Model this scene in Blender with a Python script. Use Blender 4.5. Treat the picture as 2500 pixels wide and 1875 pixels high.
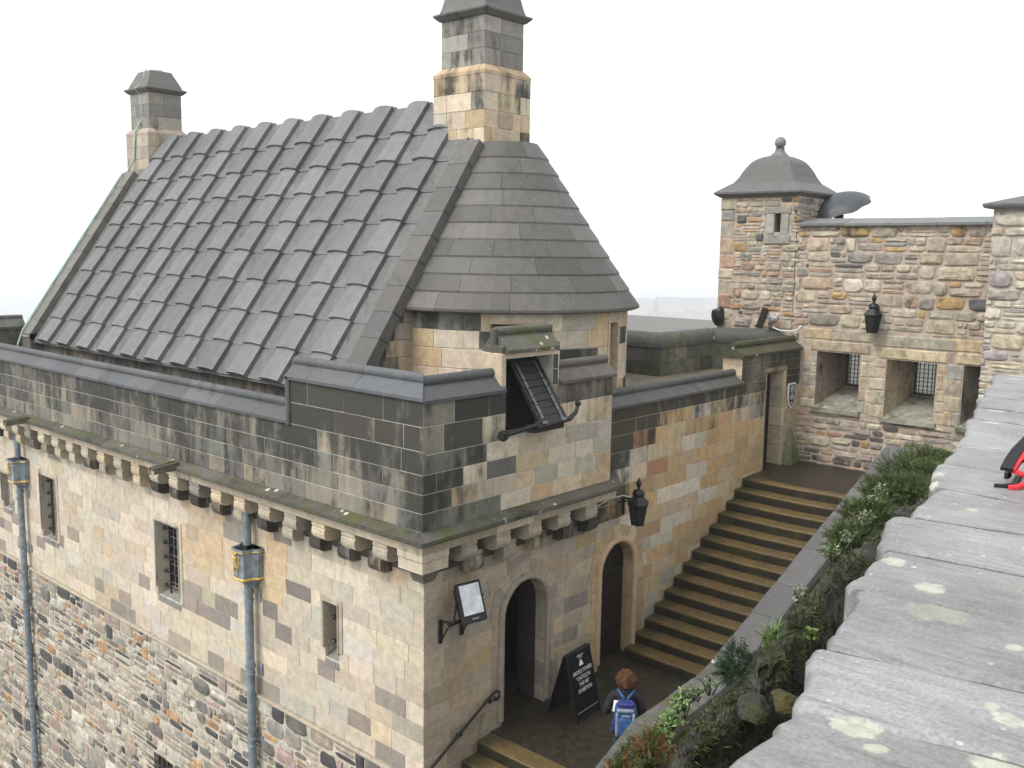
import bpy, math, random
from mathutils import Vector, Matrix, noise
random.seed(11)
R=math.radians
sc=bpy.context.scene
for o in list(bpy.data.objects): bpy.data.objects.remove(o)
COL=sc.collection
# ---------------------------------------------------------------- camera
FPX=2329.08
YAW,PITCH,ROLL=R(41.757),R(7.946),R(-0.830)
CP=Vector((-8.514,-9.152,7.007))
_f=Vector((math.cos(YAW)*math.cos(PITCH),math.sin(YAW)*math.cos(PITCH),-math.sin(PITCH)))
_r=_f.cross(Vector((0,0,1))).normalized(); _d=_f.cross(_r)
_c,_s=math.cos(ROLL),math.sin(ROLL)
CR,CD,CF=_c*_r+_s*_d,-_s*_r+_c*_d,_f
cam=bpy.data.cameras.new("camera"); co=bpy.data.objects.new("camera",cam); COL.objects.link(co)
cam.sensor_width=36; cam.sensor_fit='HORIZONTAL'; cam.lens=FPX*36/2500; cam.clip_start=.05; cam.clip_end=20000
co.matrix_world=Matrix(((CR.x,-CD.x,-CF.x,CP.x),(CR.y,-CD.y,-CF.y,CP.y),(CR.z,-CD.z,-CF.z,CP.z),(0,0,0,1)))
sc.camera=co
def proj(p):
    d=Vector(p)-CP; z=max(d.dot(CF),.05); return FPX*d.dot(CR)/z,FPX*d.dot(CD)/z
def at(x,y,t):      # a point of the place seen at photo position x,y, t metres away
    return CP+(CF+CR*((x-1250)/FPX)+CD*((y-937.5)/FPX))*t
# ---------------------------------------------------------------- world, sun, exposure
SUN_EL,SUN_AZ=50,166          # azimuth measured from +x towards +y
w=bpy.data.worlds.new("World"); sc.world=w; w.use_nodes=True
wn=w.node_tree; wn.nodes.clear()
sky=wn.nodes.new('ShaderNodeTexSky'); sky.sky_type='NISHITA'; sky.sun_disc=False
sky.sun_elevation=R(SUN_EL); sky.sun_rotation=R(90-SUN_AZ); sky.air_density=1.0; sky.dust_density=6.0; sky.ozone_density=1.0
hs=wn.nodes.new('ShaderNodeHueSaturation'); hs.inputs['Saturation'].default_value=.10
mxw=wn.nodes.new('ShaderNodeMix'); mxw.data_type='RGBA'; mxw.inputs['Factor'].default_value=.75
mxw.inputs[7].default_value=(7.6,7.75,7.9,1)      # the even white of a closed cloud cover
bg=wn.nodes.new('ShaderNodeBackground'); bg.inputs['Strength'].default_value=.105
ow=wn.nodes.new('ShaderNodeOutputWorld')
wn.links.new(sky.outputs[0],hs.inputs['Color']); wn.links.new(hs.outputs[0],mxw.inputs[6]); wn.links.new(mxw.outputs[2],bg.inputs[0]); wn.links.new(bg.outputs[0],ow.inputs[0])
sl=bpy.data.lights.new("sun",'SUN'); sl.energy=1.15; sl.angle=R(24); sl.color=(1,.965,.92)
so=bpy.data.objects.new("sun",sl); COL.objects.link(so)
_sd=Vector((math.cos(R(SUN_AZ))*math.cos(R(SUN_EL)),math.sin(R(SUN_AZ))*math.cos(R(SUN_EL)),math.sin(R(SUN_EL))))
so.rotation_euler=_sd.to_track_quat('Z','Y').to_euler()
vs=sc.view_settings; vs.view_transform='Standard'; vs.look='None'; vs.gamma=1; vs.use_curve_mapping=False; vs.exposure=.90
sc.cycles.max_bounces=6; sc.cycles.diffuse_bounces=2; sc.cycles.volume_bounces=2; sc.cycles.use_denoising=True
sc.cycles.use_adaptive_sampling=True; sc.cycles.adaptive_threshold=.02
# ---------------------------------------------------------------- node helper and materials
class G:
    def __init__(s,name):
        s.m=bpy.data.materials.new(name); s.m.use_nodes=True; s.t=s.m.node_tree; s.t.nodes.clear()
        s.out=s.t.nodes.new('ShaderNodeOutputMaterial')
    def n(s,ty,inp=None,**pr):
        nd=s.t.nodes.new('ShaderNode'+ty)
        for k,v in pr.items(): setattr(nd,k,v)
        for k,v in (inp or {}).items():
            so=nd.inputs[k]
            if isinstance(v,bpy.types.NodeSocket): s.t.links.new(v,so)
            else: so.default_value=v
        return nd
    def math(s,op,a,b=0.,c=0.): return s.n('Math',{0:a,1:b,2:c},operation=op).outputs[0]
    def rng(s,v,a,b,c=0.,d=1.,smooth=True):
        return s.n('MapRange',{0:v,1:a,2:b,3:c,4:d},interpolation_type='SMOOTHSTEP' if smooth else 'LINEAR').outputs[0]
    def noise(s,vec,scale,detail=5.,rough=.6,dist=0.): return s.n('TexNoise',{'Vector':vec,'Scale':scale,'Detail':detail,'Roughness':rough,'Distortion':dist}).outputs[0]
    def pos(s): return s.n('NewGeometry').outputs['Position']
    def map(s,v,scale=(1,1,1),loc=(0,0,0),rot=(0,0,0)): return s.n('Mapping',{'Vector':v,'Scale':scale,'Location':loc,'Rotation':rot}).outputs[0]
    def mix(s,f,a,b,blend='MIX'):
        nd=s.n('Mix',data_type='RGBA',blend_type=blend)
        for i,v in ((0,f),(6,a),(7,b)):
            if isinstance(v,bpy.types.NodeSocket): s.t.links.new(v,nd.inputs[i])
            else: nd.inputs[i].default_value=v if i==0 else (*v,1)[:4]
        return nd.outputs[2]
    def scale(s,c,f):
        nd=s.n('VectorMath',{0:c},operation='SCALE')
        if isinstance(f,bpy.types.NodeSocket): s.t.links.new(f,nd.inputs['Scale'])
        else: nd.inputs['Scale'].default_value=f
        return nd.outputs[0]
    def end(s,col,rough=.8,spec=.4,bumph=None,bstr=.3,bdist=.01,metal=0.,**kw):
        b=s.n('BsdfPrincipled',{'Base Color':col if isinstance(col,bpy.types.NodeSocket) else (*col,1),'Roughness':rough,'Specular IOR Level':spec,'Metallic':metal})
        for k,v in kw.items(): b.inputs[k.replace('_',' ')].default_value=v
        if bumph is not None:
            bp=s.n('Bump',{'Height':bumph,'Strength':bstr,'Distance':bdist}); s.t.links.new(bp.outputs[0],b.inputs['Normal'])
        s.t.links.new(b.outputs[0],s.out.inputs['Surface']); return s.m
def stone(name,sootc=(.030,.030,.026),rough=.8,moss=0.,mossc=(.075,.085,.02),bump=.35,sscale=1.3,var=.5,sv=.45,lich=0.,bd=.012,specks=0.):
    g=G(name); a=g.n('Attribute',attribute_name='Col'); p=g.pos()
    nA=g.noise(g.map(p,(1,1,sv)),sscale,7,.62,.4); nB=g.noise(p,7,6,.62); nC=g.noise(p,48,4,.6)
    nS=g.noise(g.map(p,(5.,5.,.55)),1.,5,.6)
    s=g.math('ADD',g.math('MULTIPLY',a.outputs['Alpha'],1.25),g.math('ADD',g.math('MULTIPLY_ADD',nA,1.8,-.9),g.math('ADD',g.math('MULTIPLY_ADD',nB,.6,-.3),g.math('MULTIPLY_ADD',nS,.9,-.45))))
    m=g.rng(s,.45,.95)
    c=g.scale(a.outputs['Color'],g.math('MULTIPLY',g.rng(nB,.3,.7,1-var*.5,1+var*.35),g.rng(nC,.3,.7,.86,1.13)))
    c=g.mix(g.math('MULTIPLY',m,.93),c,g.n('RGB').outputs[0] if 0 else sootc)
    if moss>0:
        nM=g.noise(g.map(p,loc=(3,7,1)),2.6,7,.7); mm=g.rng(g.math('ADD',nM,g.math('MULTIPLY',nC,.25)),.72-moss*.4,.90-moss*.4)
        c=g.mix(g.math('MULTIPLY',mm,.85),c,g.mix(nC,mossc,tuple(x*1.9 for x in mossc)))
    if lich>0:
        vo=g.n('TexVoronoi',{'Vector':g.map(p,(1,1,1)),'Scale':5.5,'Randomness':1.})
        wob=g.math('ADD',vo.outputs['Distance'],g.math('MULTIPLY_ADD',nC,.25,-.12))
        sel=g.math('GREATER_THAN',g.n('SeparateColor',{0:vo.outputs['Color']}).outputs[0],1-lich)
        lm=g.math('MULTIPLY',g.rng(wob,.16,.26,1.,0.),sel)
        c=g.mix(g.math('MULTIPLY',lm,.75),c,(.62,.63,.5))
    if specks>0:
        vs_=g.n('TexVoronoi',{'Vector':p,'Scale':16.,'Randomness':1.})
        c=g.mix(g.math('MULTIPLY',g.rng(vs_.outputs['Distance'],.07,.13,1.,0.),g.math('GREATER_THAN',g.n('SeparateColor',{0:vs_.outputs['Color']}).outputs[1],1-specks)),c,(.5,.5,.45))
    h=g.math('ADD',g.math('MULTIPLY',nB,.8),g.math('MULTIPLY',nC,.35))
    return g.end(c,g.rng(nB,.3,.7,rough-.1,rough+.08),.4,h,bump,bd)
def plain(name,col,rough=.5,metal=0.,var=.25,scale=9.,bump=.1,spec=.4,bd=.005,**kw):
    g=G(name); p=g.pos(); nB=g.noise(p,scale,5,.6); nC=g.noise(p,scale*7,3,.6)
    c=g.scale(g.n('RGB').outputs[0],g.math('MULTIPLY',g.rng(nB,.3,.7,1-var,1+var*.7),g.rng(nC,.3,.7,.92,1.08)))
    g.t.nodes['RGB'].outputs[0].default_value=(*col,1)
    return g.end(c,g.rng(nB,.3,.7,max(.05,rough-.08),min(1,rough+.08)),spec,g.math('ADD',nB,nC) if bump else None,bump,bd,metal,**kw)
M={}
M['ash']=stone('ashlar sandstone',bump=.3,var=.32)
M['ash_moss']=stone('mossy sandstone',bump=.4,moss=.30,specks=.15,mossc=(.045,.05,.014))
M['cope']=stone('weathered cope stone',bump=.25,rough=.62,specks=.12,var=.3)
M['cope_moss']=stone('mossy cope stone',bump=.6,rough=.75,moss=.30,lich=.22,specks=.35,mossc=(.055,.06,.014))
M['rub']=stone('rubble stone',bump=.7,var=.6,sscale=2.2,sv=.8,bd=.02)
M['rub_moss']=stone('mossy rubble stone',bump=.7,var=.6,sscale=2.2,sv=.8,bd=.02,moss=.16,mossc=(.06,.06,.02))
M['mortar']=stone('lime mortar',bump=.8,var=.5,rough=.92,bd=.02)
M['tile']=stone('wet stone roof tile',bump=.25,rough=.5,var=.35,specks=.2,sootc=(.045,.045,.042))
M['slab']=stone('stone roofing slab',bump=.25,rough=.58,var=.35,specks=.12)
M['rock']=stone('dark mossy rock',bump=1.,var=1.1,moss=.40,mossc=(.030,.032,.009),sscale=4.,bd=.07,sootc=(.012,.012,.011))
M['pave']=stone('wet paving',bump=.35,rough=.45,var=.6,moss=.16,mossc=(.028,.027,.010))
M['iron']=plain('black painted iron',(.012,.012,.013),.42,.0,.3,14,.15)
M['lead']=plain('blue grey painted iron',(.20,.24,.27),.5,.0,.35,6,.25)
M['gold']=plain('gilding',(.62,.43,.12),.42,.5,.15,20,.1)
M['copper']=plain('verdigris copper strip',(.33,.47,.42),.6,.0,.2,8,.1)
M['wood']=plain('tarred planks',(.02,.02,.019),.6,.0,.45,11,.5)
M['door']=plain('black oak',(.014,.012,.010),.55,.0,.4,9,.4)
M['steel']=plain('worn iron strap',(.14,.15,.16),.45,.3,.3,12,.2)
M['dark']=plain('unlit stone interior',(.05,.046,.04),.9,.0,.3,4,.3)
M['white']=plain('white paint',(.75,.75,.74),.5,.0,.1,8,.05)
M['glass']=plain('dark window glass',(.008,.009,.010),.25,.0,.2,2,0,.2)
M['grey']=plain('grey metal',(.30,.31,.31),.45,.2,.2,9,.1)
# ---------------------------------------------------------------- mesh builder
def rgb(*c): return c
class MB:
    def __init__(s,col=(.5,.5,.5),a=0.): s.v=[];s.f=[];s.c=[];s.col=(*col,a); s.mi=[]; s.cm=0
    def set(s,col,a=0.): s.col=(*col,a); return s
    def add(s,vs,fs,col=None):
        n=len(s.v); s.v+=[tuple(v) for v in vs]; s.c+=[col or s.col]*len(vs); s.f+=[tuple(i+n for i in f) for f in fs]; s.mi+=[s.cm]*len(fs); return s
    def box(s,a,b,bev=0.):
        x0,y0,z0=a;x1,y1,z1=b
        if bev<=0:
            return s.add([(x,y,z) for z in(z0,z1) for y in(y0,y1) for x in(x0,x1)],[(0,2,3,1),(4,5,7,6),(0,1,5,4),(2,6,7,3),(0,4,6,2),(1,3,7,5)])
        e=bev; vs=[]; 
        for (sx,sy,sz) in [(i,j,k) for k in(0,1) for j in(0,1) for i in(0,1)]:
            X,Y,Z=(x1 if sx else x0),(y1 if sy else y0),(z1 if sz else z0); dx,dy,dz=(-e if sx else e),(-e if sy else e),(-e if sz else e)
            vs+=[(X,Y+dy,Z+dz),(X+dx,Y,Z+dz),(X+dx,Y+dy,Z)]
        q=lambda c,k:c*3+k
        fs=[(q(0,0),q(4,0),q(6,0),q(2,0)),(q(1,0),q(3,0),q(7,0),q(5,0)),(q(0,1),q(1,1),q(5,1),q(4,1)),(q(2,1),q(6,1),q(7,1),q(3,1)),(q(0,2),q(2,2),q(3,2),q(1,2)),(q(4,2),q(5,2),q(7,2),q(6,2))]
        for a_,b_,k1,k2 in [(0,1,1,2),(2,3,1,2),(4,5,1,2),(6,7,1,2),(0,2,0,2),(1,3,0,2),(4,6,0,2),(5,7,0,2),(0,4,0,1),(1,5,0,1),(2,6,0,1),(3,7,0,1)]:
            fs.append((q(a_,k1),q(b_,k1),q(b_,k2),q(a_,k2)))
        for c in range(8): fs.append((q(c,0),q(c,1),q(c,2)))
        return s.add(vs,fs)
    def hexa(s,p): return s.add(p,[(0,1,2,3),(7,6,5,4),(0,4,5,1),(1,5,6,2),(2,6,7,3),(3,7,4,0)])
    def prism(s,poly,vec):   # closed polygon of 3d points swept by vec
        n=len(poly); v=Vector(vec); vs=[Vector(p) for p in poly]+[Vector(p)+v for p in poly]
        return s.add(vs,[tuple(range(n)),tuple(range(2*n-1,n-1,-1))]+[(i,(i+1)%n,n+(i+1)%n,n+i) for i in range(n)])
    def loft(s,rings,close=True,caps=True):
        n=len(rings[0]); vs=[p for r in rings for p in r]; fs=[]
        for k in range(len(rings)-1):
            for i in range(n if close else n-1): j=(i+1)%n; fs.append((k*n+i,k*n+j,(k+1)*n+j,(k+1)*n+i))
        if caps: fs+= [tuple(range(n-1,-1,-1)),tuple((len(rings)-1)*n+i for i in range(n))]
        return s.add(vs,fs)
    def tube(s,pts,r,n=8):
        pts=[Vector(p) for p in pts]; rr=r if isinstance(r,(list,tuple)) else [r]*len(pts); rings=[]; up=None
        for i,p in enumerate(pts):
            t=(pts[min(i+1,len(pts)-1)]-pts[max(i-1,0)]).normalized()
            if up is None: up=Vector((0,0,1)) if abs(t.z)<.9 else Vector((1,0,0))
            a=t.cross(up).normalized(); b=t.cross(a); up=-b if False else up
            if abs(t.dot(up))>.95: up=Vector((1,0,0)) if abs(t.x)<.9 else Vector((0,1,0)); a=t.cross(up).normalized(); b=t.cross(a)
            rings.append([p+a*math.cos(2*math.pi*k/n)*rr[i]+b*math.sin(2*math.pi*k/n)*rr[i] for k in range(n)])
        return s.loft(rings)
    def lathe(s,c,prof,n=16,ph=0.,sq=None):
        c=Vector(c); rings=[]
        for r,z in prof: rings.append([c+Vector((r*math.cos(ph+2*math.pi*k/n),r*math.sin(ph+2*math.pi*k/n),z)) for k in range(n)])
        return s.loft(rings)
    def build(s,name,mat,parent=None,smooth=False,auto=None,mats=None):
        base=parent['_b'] if parent is not None and '_b' in parent.keys() else None
        me=bpy.data.meshes.new(name)
        vs=s.v if base is None else [(x-base[0],y-base[1],z-base[2]) for x,y,z in s.v]
        me.from_pydata(vs,[],s.f); 
        at_=me.attributes.new('Col','FLOAT_COLOR','POINT'); at_.data.foreach_set('color',[k for c in s.c for k in c])
        for m in (mats or [mat]): me.materials.append(M[m] if isinstance(m,str) else m)
        if mats: me.polygons.foreach_set('material_index',s.mi)
        if smooth: me.polygons.foreach_set('use_smooth',[True]*len(me.polygons))
        if auto: me.set_sharp_from_angle(angle=R(auto))
        me.update(); o=bpy.data.objects.new(name,me); COL.objects.link(o)
        if parent is not None: o.parent=parent
        if base is not None: o['_b']=base
        return o
def tag(o,label=None,cat=None,group=None,kind=None):
    for k,v in (('label',label),('category',cat),('group',group),('kind',kind)):
        if v: o[k]=v
    return o
def thing(name,loc,label,cat,group=None,kind=None):
    o=bpy.data.objects.new(name,None); COL.objects.link(o); o.location=loc; o.empty_display_size=.2; o['_b']=tuple(loc)
    return tag(o,label,cat,group,kind)
def holder(name,parent):        # an Empty that is a part and carries pieces
    o=bpy.data.objects.new(name,None); COL.objects.link(o); o.parent=parent; o['_b']=tuple(parent['_b']); o.empty_display_size=.1; return o
def copy_tree(o,parent=None):
    c=o.copy(); COL.objects.link(c); c.parent=parent
    for ch in list(o.children): copy_tree(ch,c)
    return c
def tone(lo,hi,c):
    k=random.uniform(lo,hi); j=random.uniform(-.015,.015); return (c[0]*k*(1+j),c[1]*k,c[2]*k*(1-j))
def pick(pal):
    t=random.random()*sum(w for _,w in pal)
    for c,w_ in pal:
        t-=w_
        if t<=0: break
    k=random.uniform(.86,1.14); return tuple(min(.9,x*k*random.uniform(.97,1.03)) for x in c)
def area(mb):
    ps=[proj(v) for v in mb.v]; xs=[p[0] for p in ps]; ys=[p[1] for p in ps]
    return max(0,min(1300,max(xs))-max(-1300,min(xs)))*max(0,min(980,max(ys))-max(-980,min(ys)))
def lay(pieces,name,mat,parent,most=300,rest=None,smooth=False,auto=None):
    """pieces: list of MB; the ones largest in view become parts, the remainder one part of kind stuff"""
    pieces=sorted(pieces,key=area,reverse=True); out=[p.build(name,mat,parent,smooth,auto) for p in pieces[:most]]
    if pieces[most:]:
        m=MB()
        for p in pieces[most:]:
            n=len(m.v); m.v+=p.v; m.c+=p.c; m.f+=[tuple(i+n for i in f) for f in p.f]; m.mi+=p.mi
        o=m.build(rest or name+'s_beyond',mat,parent,smooth,auto); o['kind']='stuff'; out.append(o)
    return out
class Fr:                        # a wall plane: u along, v up, d out of the wall
    def __init__(s,O,U,N): s.O,s.U,s.N=Vector(O),Vector(U),Vector(N)
    def p(s,u,v,d=0.): return s.O+s.U*u+Vector((0,0,v))+s.N*d
def blk(F,u0,u1,v0,v1,col,a,gap=.007,dep=.05,ch=.004,pr=0.):
    m=MB(col,a); g=gap/2; j=random.uniform(-.0025,.0025)+pr
    r=lambda e,d:[F.p(u0+g+e,v0+g+e,d),F.p(u1-g-e,v0+g+e,d),F.p(u1-g-e,v1-g-e,d),F.p(u0+g+e,v1-g-e,d)]
    t=random.uniform(-.0015,.0015); f=[F.p(u0+g+ch,v0+g+ch,j+t),F.p(u1-g-ch,v0+g+ch,j-t),F.p(u1-g-ch,v1-g-ch,j+t),F.p(u0+g+ch,v1-g-ch,j-t)]
    vs=r(0,-dep)+r(0,j-ch)+f; fs=[(8,9,10,11)]
    for k in(0,4):
        for i in range(4): fs.append((k+i,k+(i+1)%4,k+4+(i+1)%4,k+4+i))
    return m.add(vs,fs)
def cut(iv,a,b):                 # remove [a,b] from a list of intervals
    out=[]
    for x,y in iv:
        if b<=x or a>=y: out.append((x,y)); continue
        if a>x: out.append((x,a))
        if b<y: out.append((b,y))
    return out
def ashlar(F,u0,u1,cs,op,colf,ln=(.38,.8),uend=None,**kw):
    """cs: course heights; op(v0,v1)->list of (a,b) spans left free; colf(u,v)->(rgb,soot)"""
    out=[]
    for v0,v1 in zip(cs,cs[1:]):
        a0=u0(v0) if callable(u0) else u0; a1=u1(v0) if callable(u1) else u1
        iv=[(a0,a1)]
        for a,b in op(v0,v1): iv=cut(iv,a,b)
        for x,y in iv:
            u=x; first=True
            while u<y-1e-4:
                l=random.uniform(*ln)*(random.uniform(.5,1) if first else 1); first=False
                e=u+l
                if y-e<ln[0]*.55: e=y
                c,s=colf((u+e)/2,(v0+v1)/2); out.append(blk(F,u,e,v0,v1,c,s,**kw)); u=e
    return out
def slabwall(F,u0,u1,v0,v1,holes,dep,col,a=0.,d0=-.007,skin=False):
    """mortar body behind the blocks with rectangular holes (ua,ub,va,vb)"""
    us=sorted({u0,u1}|{x for h in holes for x in h[:2] if u0<x<u1}); vs=sorted({v0,v1}|{x for h in holes for x in h[2:] if v0<x<v1})
    m=MB(col,a)
    for i in range(len(us)-1):
        for j in range(len(vs)-1):
            cu,cv=(us[i]+us[i+1])/2,(vs[j]+vs[j+1])/2
            if any(h[0]<cu<h[1] and h[2]<cv<h[3] for h in holes): continue
            q=[(us[i],vs[j]),(us[i+1],vs[j]),(us[i+1],vs[j+1]),(us[i],vs[j+1])]
            m.hexa([F.p(a_,b_,d0) for a_,b_ in q]+[F.p(a_,b_,-dep) for a_,b_ in q])
    return m
def rubble(F,u0,u1,v0,v1,free,pal,hr=(.11,.30),lr=(.14,.52),prj=.035,sootf=None,edge=None,small=.3):
    """random rubble brought to rough courses; free(u,v)->True where no stone goes"""
    out=[]; v=v0
    def stn(a,b,c,d):
        cu,cv=(a+b)/2,(c+d)/2
        bad=lambda a,b,c,d:any(free(*q) for q in ((a+.02,c+.02),(b-.02,c+.02),(b-.02,d-.02),(a+.02,d-.02),((a+b)/2,(c+d)/2)))
        if bad(a,b,c,d):
            for k in (.05,.1,.16,.22,.3):
                alt=[q for q in ((a,b,c+k,d),(a,b,c,d-k),(a+k,b,c,d),(a,b-k,c,d)) if q[1]-q[0]>.08 and q[3]-q[2]>.05 and not bad(*q)]
                if alt: a,b,c,d=alt[0]; cu,cv=(a+b)/2,(c+d)/2; break
            else: return
        m=MB(pick(pal),sootf(cu,cv) if sootf else random.uniform(0,.3)); g=random.uniform(.006,.02); hu,hv=(b-a)/2-g,(d-c)/2-g
        if hu<.025 or hv<.018: return
        n=10; pw=random.uniform(.32,.62); rj=[random.uniform(.88,1.06) for _ in range(n)]; ph=random.uniform(0,.6)
        ring=[]
        for k in range(n):
            t=ph+2*math.pi*k/n; c_,s_=math.cos(t),math.sin(t)
            ring.append((cu+hu*math.copysign(abs(c_)**pw,c_)*rj[k],cv+hv*math.copysign(abs(s_)**pw,s_)*rj[k]))
        pj=prj*random.uniform(.35,1.1)*min(1,(hv/.08)); tu,tv=random.uniform(-.3,.3),random.uniform(-.3,.3)
        vs=[F.p(x,y,-.05) for x,y in ring]
        vs+=[F.p(x,y,pj*.35) for x,y in ring]
        vs+=[F.p(cu+(x-cu)*.86,cv+(y-cv)*.84,pj*(.8+tu*(x-cu)/hu*.4+tv*(y-cv)/hv*.4)*random.uniform(.85,1.1)) for x,y in ring]
        vs+=[F.p(cu+(x-cu)*.45,cv+(y-cv)*.45,pj*(1+tu*(x-cu)/hu+tv*(y-cv)/hv)*random.uniform(.85,1.15)) for x,y in ring[::2]]
        fs=[]
        for k in range(2):
            for i in range(n): j=(i+1)%n; fs.append((k*n+i,k*n+j,(k+1)*n+j,(k+1)*n+i))
        h=n//2
        for i in range(h):
            a_,b_,c2=2*n+2*i,2*n+2*i+1,2*n+(2*i+2)%n; p_,q_=3*n+i,3*n+(i+1)%h
            fs+=[(a_,b_,p_),(b_,c2,q_),(b_,q_,p_)]
        fs.append(tuple(3*n+i for i in range(h)))
        m.add(vs,fs); out.append(m)
    while v<v1-.03:
        h=random.uniform(*hr)
        if v1-v-h<hr[0]*.6: h=v1-v
        u=u0-random.uniform(0,.1)
        while u<u1-.02:
            l=random.uniform(*lr)*(.75+h/hr[1]*.5); e=min(u+l,u1)
            if u1-e<.07: e=u1
            t=random.random(); jv=lambda:random.uniform(-.02,.02)
            if t<small and h>.15:
                k=random.uniform(.35,.65)*h; stn(u,e,v,v+k); md=u+(e-u)*random.uniform(.3,.7); stn(u,md,v+k,v+h); stn(md,e,v+k,v+h)
            elif t<small*1.7 and h>.17:
                k=h/3; [stn(u,e,v+k*i,v+k*(i+1)) for i in range(3)]
            else: stn(u,e,v+jv(),v+h+jv())
            u=e
        v+=h
    return out
QC={}
def quoin(v,f):
    k=round(v,2)
    if k not in QC: QC[k]=f()
    return QC[k]
# ================================================================ THE SETTING
def struct(o): o['kind']='structure'; return o
g_=MB((.26,.27,.27)); g_.box((-9000,-9000,-112),(9000,9000,-110)); struct(g_.build('ground','pave'))
c_=MB((.11,.105,.09),.2)
c_.loft([[Vector((x*k+2,y*k+3,z)) for x,y in ((-14,-13),(16,-13),(18,22),(-12,20))] for k,z in ((2.6,-110),(1.4,-40),(1.0,-9.2))]); struct(c_.build('castle_rock','rock'))
PLX0=1.37
lf=MB((.034,.028,.019),.1)     # landing in front of the doors, falling gently towards the lower steps
lf.hexa([(PLX0,-2.9,-.16),(PLX0,.6,-.13),(5.2,.6,-.05),(5.2,-2.9,-.07),(PLX0,-2.9,-1.2),(PLX0,.6,-1.2),(5.2,.6,-1.2),(5.2,-2.9,-1.2)]); struct(lf.build('landing_path','pave'))
ul=MB((.036,.030,.020),.1); ul.box((9.0,-2.95,1.2),(11.3,.3,2.49)); struct(ul.build('upper_landing_path','pave'))
wk=MB((.22,.19,.14),.2); wk.box((3.95,.42,3.6),(11.3,5.0,4.47)); struct(wk.build('wall_walk_path','pave'))
tf=MB((.2,.19,.17),.3); tf.box((.02,.02,3.2),(3.9,17,3.9)); struct(tf.build('tower_terrace_path','pave'))
# ================================================================ CASTLE TOWER
T=thing('castle_tower',(0,0,-9),'big sandstone gate tower with ribbed stone roof, round turret and two chimneys','tower')
FL=Fr((0,0,0),(0,1,0),(-1,0,0)); FR=Fr((0,0,0),(1,0,0),(0,-1,0))
CREAM=[((.55,.475,.37),7),((.52,.45,.35),5),((.50,.425,.32),2),((.50,.455,.38),2),((.58,.51,.41),1.2),((.52,.42,.29),.8)]
GREYB=[((.27,.235,.20),3),((.23,.20,.175),2),((.33,.28,.23),1.5)]
TOPL=2.62; BASE=-.40; LEN=17.6
def c_left(u,v):
    if random.random()<.11+.06*max(0,(1.2-v)): return pick(GREYB),random.uniform(.1,.3)
    s=.06+max(0,v-2.3)*.35
    for a,b in ((5.9,7.9),(11.2,13.0),(1.6,2.4)):           # stains below the sills
        if a<u<b and v<.5: s+=.12
    if 3.3<u<6.5 and v>1.4: return pick([((.52,.39,.25),3),((.55,.44,.31),3),((.48,.38,.27),1)]),s*.6
    return pick(CREAM),s
WIN=[(14.3,14.75,.75,1.6),(11.74,12.5,.50,1.93),(6.52,7.33,.48,1.92),(1.87,2.2,.80,1.70)]
cl=[BASE+.0]; 
while cl[-1]<TOPL-.1: cl.append(min(TOPL,cl[-1]+random.choice((.235,.25,.262,.275,.29))))
cl[-1]=TOPL
def opl(v0,v1): return [(a,b) for a,b,c,d in WIN if v1>c+.02 and v0<d-.02]
lay(ashlar(FL,0,LEN,cl,opl,c_left),'ashlar_block','ash',holder('side_wall',T),300)
side=[x for x in T.children if x.name.startswith('side_wall')][0]
slabwall(FL,.012,LEN,BASE,3.14,[(a-.03,b+.03,c-.0,d+.03) for a,b,c,d in WIN],.6,(.58,.52,.42),.05).build('mortar_bed','mortar',side)
# rubble base
PALR=[((.36,.31,.24),4),((.28,.26,.22),4),((.16,.15,.135),3),((.07,.07,.068),2.2),((.44,.40,.33),3),((.38,.24,.13),1),((.36,.27,.23),1.4),((.52,.49,.42),1)]
slit=(7.0,7.75,-4.2,-2.85)
rb=holder('rubble_base',T)
FB=Fr((-.02,0,0),(0,1,0),(-1,0,0))
def freeb(u,v): return slit[0]<u<slit[1] and slit[2]<v<slit[3] or v<-1.0-.36*u and False
st=rubble(FB,0.02,LEN,-7.2,BASE-.03,freeb,PALR,(.12,.33),(.15,.6),.04,lambda u,v:random.uniform(0,.35))
st=[m for m in st if area(m)>0]
lay(st,'rubble_stone','rub',rb,300,'small_rubble')
m=slabwall(Fr((-.02,0,0),(0,1,0),(-1,0,0)),-.0,LEN,-9.2,BASE,[slit],.62,(.50,.45,.37),.05,-.002); m.build('mortar_bed','mortar',rb)
MB((.40,.35,.27),.25).box((-.075,-.0,BASE-.055),(-.0,LEN,BASE+.0),.012).build('base_ledge','ash',rb)
# near corner quoins of the rubble base face the lower stair
FRb=Fr((0,-.02,0),(1,0,0),(0,-1,0))
# front wall, with the arched door
D1=(2.1,.50,1.55)      # centre, radius, springing
D2=(4.5,.48,1.62)
def arch_op(D,z0,ext=0.):
    def f(v0,v1):
        if v1<=z0+.01: return []
        xc,r,zs=D; r+=ext
        zz=max(v0,zs)
        if zz>=zs+r: return []
        h=math.sqrt(max(0,r*r-(zz-zs)**2)); return [(xc-h,xc+h)]
    return f
def c_front(u,v):
    if u<.3: return quoin(round(v,1)+50,lambda:(pick([((.46,.39,.295),3),((.42,.36,.28),2)]),.12))
    t=random.random()
    if t<.12: return pick(GREYB),random.uniform(.2,.5)
    s=.12+max(0,v-2.0)*.3+(.10 if v<.3 else 0)
    return pick([((.43,.36,.265),5),((.39,.33,.25),4),((.45,.36,.24),2),((.37,.33,.27),2),((.42,.31,.18),1)]),s
cf=[-2.2,-1.95,-1.68,-1.42,-1.15,-.88,-.61,-.33,-.06,.205,.45,.683,.94,1.20,1.465,1.73,1.98,2.22,2.44,TOPL]
fw=holder('front_wall',T)
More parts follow.
